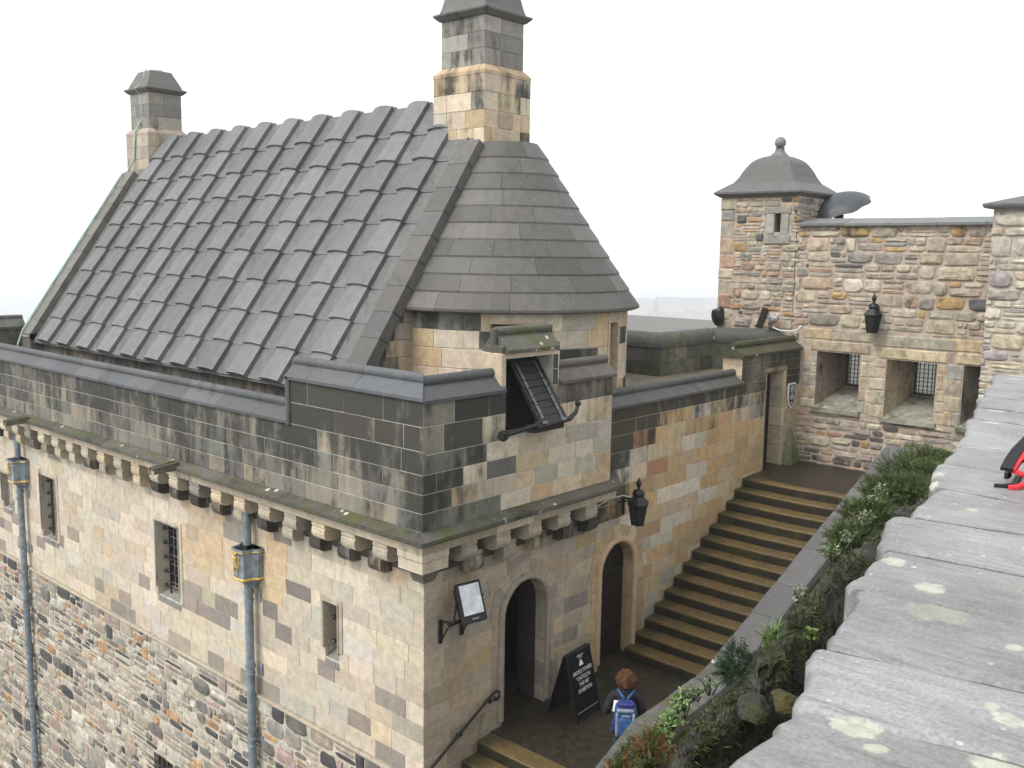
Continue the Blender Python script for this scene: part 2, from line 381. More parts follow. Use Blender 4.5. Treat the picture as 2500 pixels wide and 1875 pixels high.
lay(ashlar(FR,0,3.9,cf,arch_op(D1,-.3),c_front,(.34,.72)),'ashlar_block','ash',fw,300)
slabwall(FR,.012,3.9,-9.2,3.14,[(D1[0]-D1[1]-.03,D1[0]+D1[1]+.03,-.3,D1[2]+D1[1]+.03)],.2,(.50,.44,.35),.08).build('mortar_bed','mortar',fw)
slabwall(Fr((0,0,0),(0,1,0),(-1,0,0)),.02,.6,-9.2,BASE,[],.0,(.4,.35,.3)) if 0 else None
def arch(D,z0,parent,col,proud=.012,ring=.30,n=9,roll=.055,s=.06,depth=.55):
    """voussoirs, roll moulding and reveal of a round-headed door in the plane y=0"""
    xc,r,zs=D; hs_=[]
    for i in range(n):
        a0,a1=math.pi*i/n+.006,math.pi*(i+1)/n-.006; m=MB(pick(col),s+random.uniform(-.05,.12))
        ro=r+ring*random.uniform(.93,1.0); k=3; pts=[]
        A=[a0+(a1-a0)*q/k for q in range(k+1)]
        for y in (-proud,depth): pts.append([Vector((xc+rr*math.cos(t),y,zs+rr*math.sin(t))) for rr,tt in ((r,A),(ro,A[::-1])) for t in tt])
        m.loft(pts); m.build('voussoir','ash',parent)
    for sx in (-1,1):                              # jamb stones down to the floor
        z=z0
        while z<zs-.02:
            e=min(zs,z+random.uniform(.24,.42)); e=zs if zs-e<.15 else e
            w_=random.choice((.22,.34)); x0,x1=sorted((xc+sx*r,xc+sx*(r+w_)))
            MB(pick(col),s+random.uniform(-.05,.1)).box((x0,-proud,z+.003),(x1,depth,e-.002),.003).build('jamb_stone','ash',parent); z=e
    m=MB(pick(col),s); rm=r+.045
    path=[(xc-rm,-.02,z0+.12),(xc-rm,-.02,zs)]+[(xc+rm*math.cos(math.pi-math.pi*q/16),-.02,zs+rm*math.sin(math.pi*q/16)) for q in range(1,16)]+[(xc+rm,-.02,zs),(xc+rm,-.02,z0+.12)]
    m.tube(path,roll,8); m.build('roll_moulding','ash',parent,True,50)
d1=holder('doorway',T)
arch(D1,-.16,d1,[((.42,.36,.28),3),((.36,.31,.25),2),((.40,.31,.23),1)],depth=.20)
# dark lobby behind the open door
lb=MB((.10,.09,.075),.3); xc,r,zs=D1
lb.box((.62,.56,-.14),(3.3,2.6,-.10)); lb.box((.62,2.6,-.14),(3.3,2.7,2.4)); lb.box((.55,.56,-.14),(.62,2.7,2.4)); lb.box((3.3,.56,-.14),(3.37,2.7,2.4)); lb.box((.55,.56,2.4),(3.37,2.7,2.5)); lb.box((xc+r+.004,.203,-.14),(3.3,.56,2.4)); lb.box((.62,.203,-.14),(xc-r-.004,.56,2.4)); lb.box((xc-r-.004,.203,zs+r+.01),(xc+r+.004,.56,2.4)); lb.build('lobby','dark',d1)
dl=MB((.03,.03,.03))
for i in range(5): dl.box((1.63,.62+i*.185,-.08),(1.69,.80+i*.185,2.0),.006)
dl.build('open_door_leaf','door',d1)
# corbel table, bed course, cornice
CBR=[((.50,.43,.32),4),((.54,.44,.30),3),((.40,.35,.27),2),((.28,.25,.21),1.5)]
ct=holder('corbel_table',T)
MB((.085,.075,.06),.35).box((-.022,-.022,TOPL),(.0,LEN,3.10)).box((.0,-.022,TOPL),(3.9,.0,3.10)).build('corbel_gap_shade','ash',ct)  # added dark slab, shade of the gaps between corbels put into its colour
def corbel(F,u,w_,z0,z1,d0,d1,s):
    m=MB(pick(CBR),s); h=z1-z0
    prof=[(-.03,z1),(d1,z1),(d1,z1-.065),(d1-.022,z1-.07),(d1-.02,z1-.078),(d1+.004,z1-.10),(d1+.006,z0+.10),(d1-.012,z0+.045),(d1-.05,z0+.012),(d1-.10,z0),(-.03,z0)]
    m.loft([[F.p(u-w_/2,z,d) for d,z in prof],[F.p(u+w_/2,z,d) for d,z in prof]]); return m
cor=[]
for i in range(25):
    u=.44+.683*i
    if u<LEN-.3:
        cor.append(corbel(FL,u,.30,2.82,3.09,.20,.40,random.choice((0,.1,.1,.35))))
        cor.append(corbel(FL,u+.05,.27,2.58,2.86,.02,.21,random.choice((.3,.55,.75))) if 0 else corbel(FL,u+.345,.27,2.54,2.84,.02,.21,random.choice((.25,.5,.7))))
for i in range(5):
    u=.48+.683*i
    cor.append(corbel(FR,u,.29,2.82,3.09,.20,.40,random.choice((0,.15,.4)))); cor.append(corbel(FR,u+.345 if i<4 else u+.3,.27,2.54,2.84,.02,.21,random.choice((.35,.6,.8))))
m=MB(pick(CBR),.2)                       # corner corbels, set on the diagonal
for z0,z1,e in ((2.83,3.0,.40),(3.0,3.09,.42)):
    m.hexa([(-e,-e,z0),(.15-e*.2,-e,z0),(.1,.1,z0),(-e,.15-e*.2,z0),(-e,-e,z1),(.15-e*.2,-e,z1),(.1,.1,z1),(-e,.15-e*.2,z1)])
cor.append(m); m=MB((.20,.18,.15),.5)
m.hexa([(-.1,-.1,2.56),(.1,-.1,2.56),(.1,.1,2.56),(-.1,.1,2.56),(-.26,-.26,2.82),(.1,-.26,2.82),(.1,.1,2.82),(-.26,.1,2.82)]); cor.append(m)
lay(cor,'corbel','ash',ct,300)
def course(F,prof,u0,u1,col,sf,name,mat,parent,ln=(.7,1.3),mit0=False,gap=.006,mit1=None,cols=None,smooth=False):
    """moulded course: prof is a list of (out,z); mit0 mitres the start at the tower corner"""
    u=u0
    while u<u1-1e-3:
        e=u+random.uniform(*ln); e=u1 if u1-e<ln[0]*.6 else e
        c=pick(cols) if cols else tone(.8,1.22,col)
        m=MB(c,sf((u+e)/2)); A=[F.p((-d if (mit0 and u==u0) else u+gap/2),z,d) for d,z in prof]; B=[F.p((mit1(d) if (mit1 and e==u1) else e-gap/2),z,d) for d,z in prof]
        m.loft([A,B]); m.build(name,mat,parent,smooth,40 if smooth else None); u=e
cn=holder('cornice',T)
bed=[(-.02,3.09),(.42,3.09),(.44,3.21),(-.02,3.21)]
cornp=[(-.02,3.213),(.46,3.213),(.52,3.25),(.52,3.30),(.33,3.372),(-.02,3.372)]
for F,u1 in ((FL,LEN),(FR,3.82)):
    course(F,bed,0,u1,(.46,.39,.29),lambda u:random.uniform(.05,.35),'bed_stone','ash',cn,mit0=True)
    course(F,cornp,0,u1,(.095,.09,.075),lambda u:random.uniform(.2,.5),'cornice_stone','cope_moss',cn,(1.,1.7),mit0=True,mit1=(lambda d:4.35-d*1.0) if F is FR else None)
for y in (5.69,11.87):                   # water spouts
    m=MB((.12,.11,.08),.3); m.loft([[Vector((-.45,y+a*.11,3.30+b)) for a,b in ((-1,-.06),(1,-.06),(1,.08),(.35,.08),(.3,.02),(-.3,.02),(-.35,.08),(-1,.08))],[Vector((-.92,y+a*.08,3.27+b)) for a,b in ((-1,-.05),(1,-.05),(1,.06),(.35,.06),(.3,.01),(-.3,.01),(-.35,.06),(-1,.06))]]); m.build('water_spout','cope_moss',cn)
# ---- parapets
O=.35
FPL=Fr((-O,0,0),(0,1,0),(-1,0,0)); FPR=Fr((0,-O,0),(1,0,0),(0,-1,0))
PARD=[((.22,.205,.165),4),((.25,.22,.17),3),((.18,.175,.15),3),((.34,.29,.21),1.3),((.15,.145,.125),2)]
PARL=[((.52,.42,.28),3),((.56,.48,.37),3),((.48,.36,.22),2),((.42,.38,.31),1.5)]
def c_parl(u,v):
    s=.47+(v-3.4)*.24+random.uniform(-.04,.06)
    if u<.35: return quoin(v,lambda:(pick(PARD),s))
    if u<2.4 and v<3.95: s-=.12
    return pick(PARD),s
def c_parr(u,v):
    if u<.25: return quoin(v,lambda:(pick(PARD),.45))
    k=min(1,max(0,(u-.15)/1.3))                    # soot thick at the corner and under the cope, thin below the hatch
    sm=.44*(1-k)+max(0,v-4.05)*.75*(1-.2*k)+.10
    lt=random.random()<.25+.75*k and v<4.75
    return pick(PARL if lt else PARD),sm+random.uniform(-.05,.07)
pc=[3.372,3.617,3.87,4.128,4.388]
pp=holder('parapet',T)
HZ=(1.23,2.25,4.42,5.52)         # hatch opening in the front parapet
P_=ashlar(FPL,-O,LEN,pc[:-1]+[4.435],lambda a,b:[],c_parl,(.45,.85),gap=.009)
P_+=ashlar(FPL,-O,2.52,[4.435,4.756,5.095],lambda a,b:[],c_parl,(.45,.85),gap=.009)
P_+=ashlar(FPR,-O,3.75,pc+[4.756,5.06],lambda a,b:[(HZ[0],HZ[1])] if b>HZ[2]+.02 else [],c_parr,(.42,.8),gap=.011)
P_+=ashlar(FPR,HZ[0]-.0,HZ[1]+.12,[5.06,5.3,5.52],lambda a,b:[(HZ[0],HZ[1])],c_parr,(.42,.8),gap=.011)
lay(P_,'parapet_block','ash',pp,300)
MO=(.50,.48,.42)
slabwall(FPL,-O+.012,LEN,3.372,4.44,[],.4,MO,.0).build('mortar_bed','mortar',pp)
slabwall(FPL,-O+.012,2.52,4.44,5.10,[],.4,MO,.0).build('mortar_bed','mortar',pp)
slabwall(FPR,-O+.012,3.75,3.372,5.06,[HZ],.4,MO,.0).build('mortar_bed','mortar',pp)
slabwall(FPR,HZ[0]+.02,HZ[1]+.14,5.06,5.56,[HZ],.4,MO,.0).build('mortar_bed','mortar',pp)
def cope_prof(zb,out=.39,inn=-.09,k=.33):
    rc=(out+inn)/2; rr=.07; top=zb+k-rr
    P=[(out,zb),(out,zb+.045),(rc+.10,top-.085)]
    P+=[(rc+rr*math.cos(R(a)),top+rr*math.sin(R(a))) for a in (-50,-20,10,40,70,110,140,170,200,230)]
    return P+[(rc-.10,top-.085),(inn,zb+.045),(inn,zb)]
CG=(.088,.092,.096); cps=lambda u:random.uniform(.05,.42)
cp=holder('parapet_cope',T)
course(FL,cope_prof(4.435),2.56,LEN,CG,cps,'cope_stone','cope',cp,(.85,1.25),smooth=True)
course(FL,cope_prof(5.095),0,2.60,CG,cps,'cope_stone','cope',cp,(.8,1.1),mit0=True,smooth=True)
course(FR,cope_prof(5.06),0,1.2,CG,cps,'cope_stone','cope',cp,(.8,1.1),mit0=True,smooth=True)
course(FR,cope_prof(5.06),HZ[1]+.14,3.8,(.105,.095,.085),cps,'cope_stone','cope',cp,(.5,.8),smooth=True)
course(FR,cope_prof(5.60,.40,-.10,.36),HZ[0]-.03,HZ[1]+.09,(.095,.092,.078),lambda u:.3,'cope_stone','cope_moss',cp,(2,2.1),smooth=True)
m=MB(CG,.25)                      # the cope turns down the end of the merlon
for d,w_ in ((.39,.075),):
    m.box((-.39,2.50,4.40),(-.28,2.585,5.16),.02)
    m.box((-.28,2.52,4.64),(.09,2.60,5.16),.01); m.tube([(-.15,2.61,4.66),(-.15,2.61,5.36)],.06,8)
m.build('cope_return','cope',cp)
m=MB((.15,.145,.12),.3)           # ends of the raised cope over the hatch
for x in (HZ[0]-.08,HZ[1]+.10): MB((.09,.088,.075),.3).box((x,-.34,5.54),(x+.06,.0,5.70),.01).tube([(x+.03,-.15,5.2),(x+.03,-.15,5.93)],.05,8).build('cope_return','cope_moss',cp)
MB((.50,.41,.29),.15).box((HZ[0]-.10,-.346,5.06),(HZ[0]+.0,.046,5.60),.008).build('hatch_jamb','ash',pp)
m=MB((.50,.40,.29),.2); m.box((HZ[0]-.02,-.345,HZ[3]),(HZ[1]+.1,.05,5.595),.01); m.build('hatch_lintel','ash',pp)
m=MB((.05,.05,.045),.6); m.box((HZ[0]-.06,-.02,4.3),(HZ[1]+.06,.03,5.54)); m.build('studded_panel','door',pp)
sd=MB((.3,.3,.3))
for i in range(4):
    for j in range(9): sd.box((HZ[0]+.14+.09*i,-.03,4.5+.11*j),(HZ[0]+.15+.09*i,-.018,4.51+.11*j))
sd.build('studs','steel',pp)
# ---- windows of the side wall
def window(y0,y1,z0,z1,small=False):
    h=holder('window',T); fr=MB(pick([((.44,.39,.31),1)]),.3); t=.10 if small else .11
    for a,b,c,d in ((y0-t,y0,z0+(.16 if small else .0),z1+t),(y1,y1+t,z0+(.16 if small else .0),z1+t),(y0,y1,z1,z1+t)):
        fr.box((-.022,a,c),(.32,b,d),.012)
    fr.build('window_surround','ash',h)
    fr=MB((.36,.32,.26),.4)
    for a,b in ((y0-.03,y0-.004),(y1+.004,y1+.03)): fr.tube([(-.028,(a+b)/2,z0+.16),(-.028,(a+b)/2,z1+.02)],.017,6)
    fr.tube([(-.028,y0-.02,z1+.022),(-.028,y1+.02,z1+.022)],.017,6); fr.build('roll_frame','ash',h)
    s_=MB((.22,.21,.19),.35); s_.hexa([(-.012,y0-.005,z0-.12),(-.012,y1+.005,z0-.12),(.5,y1+.005,z0-.12),(.5,y0-.005,z0-.12),(-.012,y0-.005,z0-.02),(-.012,y1+.005,z0-.02),(.36,y1+.005,z0+.16),(.36,y0-.005,z0+.16)]); s_.build('sill','ash',h)
    r_=MB((.42,.37,.29),.3); r_.box((.32,y0-.1,z0-.1),(.62,y0,z1+.1)); r_.box((.32,y1,z0-.1),(.62,y1+.1,z1+.1)); r_.box((.32,y0,z1),(.62,y1,z1+.1)); r_.build('reveal','ash',h)
    p_=MB(); p_.box((.26,y0,z0),(.27,y1,z1)); p_.build('pane','glass',h)
    b_=MB(); ny=2 if small else 5; nz=3 if small else 8
    for i in range(1,ny): y=y0+(y1-y0)*i/ny; b_.box((.245,y-.006,z0),(.26,y+.006,z1))
    for i in range(1,nz): z=z0+(z1-z0)*i/nz; b_.box((.247,y0,z-.005),(.259,y1,z+.005))
    b_.build('leading','grey',h)
    bars=[y0+(y1-y0)*k for k in ((.5,) if small else (.3,.7))]
    for y in bars: MB().tube([(.12,y,z0+.04),(.12,y,z1)],.017,6).build('iron_bar','iron',h)
    for i in range(2 if small else 5):
        z=z0+(z1-z0)*(i+.6)/(2.3 if small else 5.2); m=MB(); m.tube([(.12,y0-.0,z),(.12,y1+.0,z)],.014,6)
        m.lathe((.12,y1-.06,z-.03),[(.02,0),(.045,.03),(.02,.06)],8); m.build('iron_crossbar','iron',h)
for a,b,c,d in WIN: window(a,b,c,d,(b-a)<.5)
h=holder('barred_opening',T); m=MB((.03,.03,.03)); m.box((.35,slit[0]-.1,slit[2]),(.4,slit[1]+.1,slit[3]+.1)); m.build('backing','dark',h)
for i in range(9): MB().tube([(.08,slit[0],slit[3]-.09-.13*i),(-.10,slit[0]+.25,slit[3]-.12-.13*i),(-.13,slit[1]+.14,slit[3]-.02-.13*i)],[.02,.02,.006],6).build('iron_spike','iron',h)
for i in range(4): MB().tube([(.04,slit[0]+.1+.18*i,slit[2]),(.04,slit[0]+.1+.18*i,slit[3])],.018,6).build('iron_bar','iron',h)
# ---- cap-house: roof, gables, turret, chimneys
XE,ZE,XM,ZM=.85,4.72,4.25,9.70; YN,YF=2.45,15.0
TAN=(ZM-ZE)/(XM-XE); NRM=Vector((-(ZM-ZE),0,XM-XE)).normalized(); DN=Vector((XE-XM,0,ZE-ZM)).normalized(); SL=math.hypot(XM-XE,ZM-ZE)
wl=MB((.16,.145,.115),.45); wl.box((.97,YN+.02,3.9),(7.55,YF-.02,4.78)); 
wl.loft([[(1.0,YN+.06,4.7),(7.5,YN+.06,4.7),(XM,YN+.06,ZM-.18)],[(1.0,YF-.06,4.7),(7.5,YF-.06,4.7),(XM,YF-.06,ZM-.18)]])
wl.build('house_body','mortar',T)
FE=Fr((.96,0,0),(0,1,0),(-1,0,0))
ew=holder('eaves_wall',T)
lay(ashlar(FE,YN,YF,[3.9,4.16,4.42,4.70],lambda a,b:[],lambda u,v:(pick([((.22,.20,.16),2),((.15,.14,.12),2),((.28,.23,.16),1)]),.55),(.5,.9)),'wall_block','ash',ew)
rf=holder('roof',T)
tl=[]; NR=9; LR=SL/NR; NC=12; Y0=14.36
def tile_pts(yc,s0,s1,h0,h1,w0,w1,cr,th,nn=6):
    rings=[]
    for s,h,w_ in ((s0,h0,w0),(s1,h1,w1)):
        b=Vector((XM,0,ZM))+DN*s; up=[];dn=[]
        for k in range(nn+1):
            t=-1+2*k/nn; y=yc-t*w_/2; e=h+cr*(1-t*t)
            up.append(b+Vector((0,y,0))+NRM*e); dn.append(b+Vector((0,y,0))+NRM*(e-th))
        rings.append(up+dn[::-1])
    return rings
for c in range(NC):
    yc=Y0-.5-1.02*c+.0
    for r_ in range(NR):
        col=tone(.82,1.18,(.135,.139,.140)); s0=LR*r_-(.0 if r_ else .03); s1=LR*(r_+1)+.07
        if r_==NR-1: s1=LR*(r_+1)+.02
        j=random.uniform(-.012,.012); ex=0. if r_<NR-1 else 0.
        m=MB(col,random.uniform(.05,.2)); m.loft(tile_pts(yc+j,s0,s1,.085,.135,.53,.57,.05,.11))        # cover tile
        if yc-.3>YN+.35: tl.append((m,'cover_tile'))
        m=MB(tuple(x*.95 for x in col),random.uniform(.1,.3)); m.loft(tile_pts(yc-.51+j,s0,s1,.015,.062,.56,.58,-.035,.05))
        if yc-.51-.2>YN+.25 : tl.append((m,'pan_tile'))
    if yc-.3>YN+.35:            # ridge ends folded over the top
        m=MB((.13,.134,.134),.2); b=Vector((XM,yc,ZM)); dr=Vector((XM-XE,0,ZE-ZM)).normalized(); nr=Vector((ZM-ZE,0,XM-XE)).normalized()
        pr=[]
        for base,nv,s in ((b-dr*.02,nr,0),(b+dr*.5,nr,1)):
            up=[base+Vector((0,-t*.25,0))+nv*(.10+.05*(1-t*t)) for t in (-1,-.6,-.2,.2,.6,1)]; dnn=[p-nv*.06 for p in up]; pr.append(up+dnn[::-1])
        m.loft(pr); tl.append((m,'ridge_tile'))
for nm in ('cover_tile','pan_tile','ridge_tile'): lay([m for m,k in tl if k==nm],nm,'tile',rf,300,None,True,35)
rd=MB((.13,.13,.125),.2); rd.hexa([(XE-.02,YN+.3,ZE-.05),(XM,YN+.3,ZM-.05),(XM,YF-.3,ZM-.05),(XE-.02,YF-.3,ZE-.05),(XE-.02,YN+.3,ZE+.01),(XM,YN+.3,ZM+.02),(XM,YF-.3,ZM+.02),(XE-.02,YF-.3,ZE+.01)])
rd.hexa([(XM,YN+.3,ZM-.05),(7.65,YN+.3,ZE-.05),(7.65,YF-.3,ZE-.05),(XM,YF-.3,ZM-.05),(XM,YN+.3,ZM+.02),(7.65,YN+.3,ZE+.01),(7.65,YF-.3,ZE+.01),(XM,YF-.3,ZM+.02)]); rd.build('roof_deck','slab',rf)
def skew(ya,yb,parent,col,s,h0=.16,n=10):
    S0=.62*SL/(XM-XE)
    for sg in (1,-1):
        for i in range(n):
            a,b=S0+(SL-S0)*i/n,S0+(SL-S0)*(i+1)/n; dd=DN if sg>0 else Vector((-DN.x,0,DN.z)); nn=NRM if sg>0 else Vector((-NRM.x,0,NRM.z))
            p=[]
            for s_,e in ((a+.004,h0),(b+.02,h0+.008)):
                q=Vector((XM,0,ZM))+dd*s_; p.append([q+Vector((0,ya,0))+nn*e,q+Vector((0,yb,0))+nn*e,q+Vector((0,yb,0))+nn*-.04,q+Vector((0,ya,0))+nn*-.04])
            MB(tone(.85,1.15,col),s+random.uniform(-.1,.1)).loft(p).build('skew_stone','slab',parent)
sk=holder('skew',T); skew(YN-.06,YN+.42,sk,(.105,.10,.094),.2); skew(YF-.42,YF+.05,sk,(.15,.145,.125),.25)
for ya,yb in ((YN-.06,YN+.42),(YF-.42,YF+.05)): MB((.13,.125,.11),.3).box((XE-.12,ya,3.9),(XE+.35,yb,4.90),.02).build('skew_foot','slab',sk)
gw=holder('gable_wall',T)
FG=Fr((0,YN,0),(1,0,0),(0,-1,0))
def gcut(v0,v1): 
    h=(ZM-.05-max(v1,ZE))/TAN if v1>ZE else 99
    x0=max(1.0,XM-h); x1=min(7.5,XM+h); return [(-9,x0),(x1,20)]
def c_gab(u,v): return pick([((.40,.33,.24),2),((.30,.27,.22),1.5),((.46,.38,.27),2)]),(.55-.06*(v-4)+random.uniform(-.1,.1))
lay(ashlar(FG,-8,19,[3.9+.275*i for i in range(21)],gcut,c_gab,(.4,.7)),'gable_block','ash',gw)
# half-round turret with conical roof
DC,DRr=Vector((4.23,2.45,0)),2.22
dh=holder('round_turret',T); db=[]
ZD=[3.9,4.22,4.52,4.83,5.13,5.45,5.74,6.09]
DOOR=(R(-85.5),R(-76.5),3.9,5.84)         # narrow doorway to the right, wide window hidden behind the hatch
DW=(R(-143),R(-120.5),5.2,5.86)
for v0,v1 in zip(ZD,ZD[1:]):
    a=R(-180)
    while a<R(-.5):
        e=a+random.uniform(.42,.8)/DRr
        if -e<R(6): e=0.
        spans=[(a,e)]
        for A,B,c,d in (DOOR,DW):
            if v1>c+.03 and v0<d-.03: spans=cut(spans,A,B)
        for x,y in spans:
            t=random.random(); col,s=(pick(PARL),random.choice((.05,.1,.15,.3))) if t<.80 else (pick([((.16,.155,.14),1),((.22,.21,.19),1)]),.62)
            m=MB(col,s); k=max(2,int((y-x)/.09)+1); g=.0045; rings=[]
            for i in range(k+1):
                an=x+g/DRr+(y-x-2*g/DRr)*i/k; ca,sa=math.cos(an),math.sin(an)
                rings.append([DC+Vector((ca*q,sa*q,z)) for q,z in ((DRr-.06,v0+g),(DRr-.006,v0+g),(DRr,v0+g+.007),(DRr,v1-g-.007),(DRr-.006,v1-g),(DRr-.06,v1-g))])
            m.loft(rings); db.append(m)
        a=e
lay(db,'turret_block','ash',dh)
m=MB((.55,.49,.39),.05); k=48; 
def curved(m,a0,a1,z0,z1,r0,r1,k):
    m.loft([[DC+Vector((math.cos(a)*q,math.sin(a)*q,z)) for q,z in ((r0,z0),(r1,z0),(r1,z1),(r0,z1))] for a in (a0+(a1-a0)*i/k for i in range(k+1))])
curved(m,R(-180),DW[0],3.9,6.09,DRr-.4,DRr-.012,14); curved(m,DW[0],DW[1],3.9,DW[2],DRr-.4,DRr-.012,6); curved(m,DW[0],DW[1],DW[3],6.09,DRr-.4,DRr-.012,6)
curved(m,DW[1],DOOR[0],3.9,6.09,DRr-.4,DRr-.012,8); curved(m,DOOR[0],DOOR[1],DOOR[3],6.09,DRr-.4,DRr-.012,4); curved(m,DOOR[1],0,3.9,6.09,DRr-.4,DRr-.012,8); m.build('mortar_bed','mortar',dh)
m=MB((.50,.40,.27),.1)
for A in (DOOR[0],DOOR[1]): curved(m,A-.012,A+.012,3.9,DOOR[3],DRr-.3,DRr+.02,1)
curved(m,DOOR[0]-.012,DOOR[1]+.012,DOOR[3],DOOR[3]+.04,DRr-.3,DRr+.02,3)
curved(m,DW[0]-.01,DW[1]+.01,DW[3],DW[3]+.035,DRr-.3,DRr+.015,6); m.build('opening_surround','ash',dh)
m=MB((.10,.085,.06)); curved(m,DOOR[0]-.1,DOOR[1]+.1,3.9,6.0,DRr-.42,DRr-.38,4); curved(m,DW[0]-.1,DW[1]+.1,3.9,6.0,DRr-.42,DRr-.38,6); m.build('inner_door','dark',dh)
cr=holder('conical_roof',T); ZC0,ZC1,RC0,RC1=6.08,8.86,2.40,.56; ncs=10
for i in range(ncs):
    t0,t1=i/ncs,(i+1)/ncs; z0,z1=ZC0+(ZC1-ZC0)*t0,ZC0+(ZC1-ZC0)*t1; r0,r1=RC0+(RC1-RC0)*t0+.022,RC0+(RC1-RC0)*t1; a=R(-182)+random.uniform(-.25,0)
    while a<R(2):
        e=min(R(2),a+random.uniform(.75,1.25)/max(.7,r0)); e=R(2) if R(2)-e<.2 else e; x=max(a,R(-182)); g=.003/r0
        col=tone(.72,1.3,(.105,.10,.092)); m=MB(col,random.uniform(.05,.25)); k=max(2,int((e-x)/.13)+1); rings=[]
        for q in range(k+1):
            an=x+g+(e-x-2*g)*q/k; ca,sa=math.cos(an),math.sin(an)
            rings.append([DC+Vector((ca*r_,sa*r_,z_)) for r_,z_ in ((r0-.03,z0-.035),(r0,z0-.03),(r0+.0,z0+.012),(r1+.006,z1),(r1-.05,z1-.03))])
        m.loft(rings); m.build('roof_slab','slab',cr); a=e
m=MB((.15,.14,.125),.2); rings=[]
for q in range(25):
    an=R(-182)+R(184)*q/24; rings.append([DC+Vector((math.cos(an)*r_,math.sin(an)*r_,z_)) for r_,z_ in ((.05,ZC0-.05),(RC0-.02,ZC0-.05),(RC1-.05,ZC1-.04),(.05,ZC1-.02))])
m.loft(rings); m.build('roof_core','slab',cr)
def chimney(x0,x1,y0,y1,zb,zl,zs,zc,pal,sf,parent,cut_=.10):
    h=holder('chimney',parent); out=[]
    def shaft(xa,xb,ya,yb,za,zz):
        n=max(1,round((zz-za)/.30)); cs=[za+(zz-za)*i/n for i in range(n+1)]
        for F,u0,u1 in ((Fr((xa,0,0),(0,1,0),(-1,0,0)),ya,yb),(Fr((0,ya,0),(1,0,0),(0,-1,0)),xa,xb),(Fr((xb,0,0),(0,1,0),(1,0,0)),ya,yb),(Fr((0,yb,0),(1,0,0),(0,1,0)),xa,xb)):
            out.extend(ashlar(F,u0,u1,cs,lambda a,b:[],sf,(.38,.65)))
        MB((.50,.46,.38),.1).box((xa+.012,ya+.012,za),(xb-.012,yb-.012,zz)).build('flue_core','mortar',h)
    shaft(x0,x1,y0,y1,zb,zl-.12); e=cut_
    shaft(x0+e,x1-e,y0+e,y1-e,zl+.05,zs)
    sq=lambda a,z:[(x0+a,y0+a,z),(x1-a,y0+a,z),(x1-a,y1-a,z),(x0+a,y1-a,z)]
    MB(pick(pal),.4).loft([sq(-.003,zl-.12),sq(-.003,zl-.06),sq(e-.004,zl+.05)]).build('weathering_course','ash',h)
    MB((.12,.12,.11),.35).loft([sq(e-.03,zs),sq(-.01,zs+.08),sq(-.01,zs+.11),sq(e-.03,zs+.14)]).build('cap_slab','cope',h)
    MB((.135,.135,.125),.25).loft([sq(e-.03,zs+.135),sq(e-.0,zs+.22),sq(e+.16,zc),sq(e+.2,zc+.015)]).build('chimney_cap','cope',h)
    lay(out,'chimney_block','ash',h); return h
bc=chimney(3.72,4.93,2.5,3.77,8.2,10.15,11.02,11.95,PARL,lambda u,v:(pick(PARL if v<10 else [((.33,.31,.27),2),((.26,.245,.215),2),((.42,.36,.28),.7)]),(random.choice((.05,.1,.18,.25,.35,.5)) if v<9.75 else random.uniform(.28,.5))),T)
m=chimney(3.72,4.82,14.2,15.35,8.0,9.92,10.86,11.42,[((.36,.31,.25),1)],lambda u,v:(pick([((.42,.36,.28),3),((.33,.30,.25),2)] if v<9.8 else [((.30,.28,.24),2),((.22,.21,.19),2),((.37,.34,.29),1)]),random.choice((.1,.25,.4))),T)
MB((.6,.58,.5)).lathe((4.35,14.8,11.42),[(.17,0),(.17,.06),(.12,.09)],14).build('chimney_pot','ash',m)
# lightning conductor down the far gable
lc=MB(); pts=[(4.0,14.72,11.46),(3.86,14.72,11.08),(3.68,14.72,10.95),(3.83,14.72,10.82),(3.84,14.7,10.2),(3.70,14.8,9.9),(3.69,14.9,9.2),(3.55,15.05,8.85)]
q=Vector((XM,15.02,ZM)); pts+=[tuple(q+DN*s+NRM*.2) for s in (1.2,2.5,4,5.9)]+[(.62,15.0,4.6),(.60,15.0,4.0)]
lc.tube(pts,.022,6); lc.build('lightning_conductor','copper',T)
# ================================================================ STAIR WALL
SW=thing('stair_wall',(7.5,.2,-1),'warm sandstone wall beside the stair with sloping cope and arched door','wall')
WARM=[((.50,.35,.19),4),((.47,.36,.22),3),((.52,.42,.29),3),((.44,.31,.17),2),((.55,.49,.40),1.5),((.40,.37,.30),1.2),((.40,.22,.13),.7)]
D3=(9.68,10.47,2.49,4.56)
def c_st(u,v):
    if u>8.7:
        if v>4.3: return pick([((.16,.15,.11),2),((.22,.2,.15),1)]),.6
        if u>10.4: return pick([((.44,.36,.25),2),((.36,.31,.22),1)]),.2+.12*(v>4)
    s=.10+max(0,v-3.25)*.60+random.uniform(-.04,.05)
    if v>2.6: s+=.62*max(0,min(1,1.35-(u-3.9)/1.25))
    if u<4.0 and v<2.6: return pick([((.42,.36,.27),1),((.36,.31,.25),1)]),.2
    return pick(WARM),s
cst=[-.3,-.06,.205,.45,.683,.94,1.20,1.465,1.73,1.98,2.25,2.52,2.80,3.08,3.37,3.66,3.95,4.2,4.425]
a2=arch_op(D2,-.3)
lay(ashlar(FR,3.9,11.24,cst,lambda a,b:a2(a,b)+([(D3[0],D3[1])] if b>D3[2]+.02 else []),c_st,(.38,.8)),'ashlar_block','ash',SW,300)
lay(ashlar(FR,8.62,11.24,[4.425,4.56,4.78,4.97],lambda a,b:[(D3[0],D3[1])] if a<D3[3]-.01 else [],c_st,(.38,.8)),'ashlar_block','ash_moss',SW)
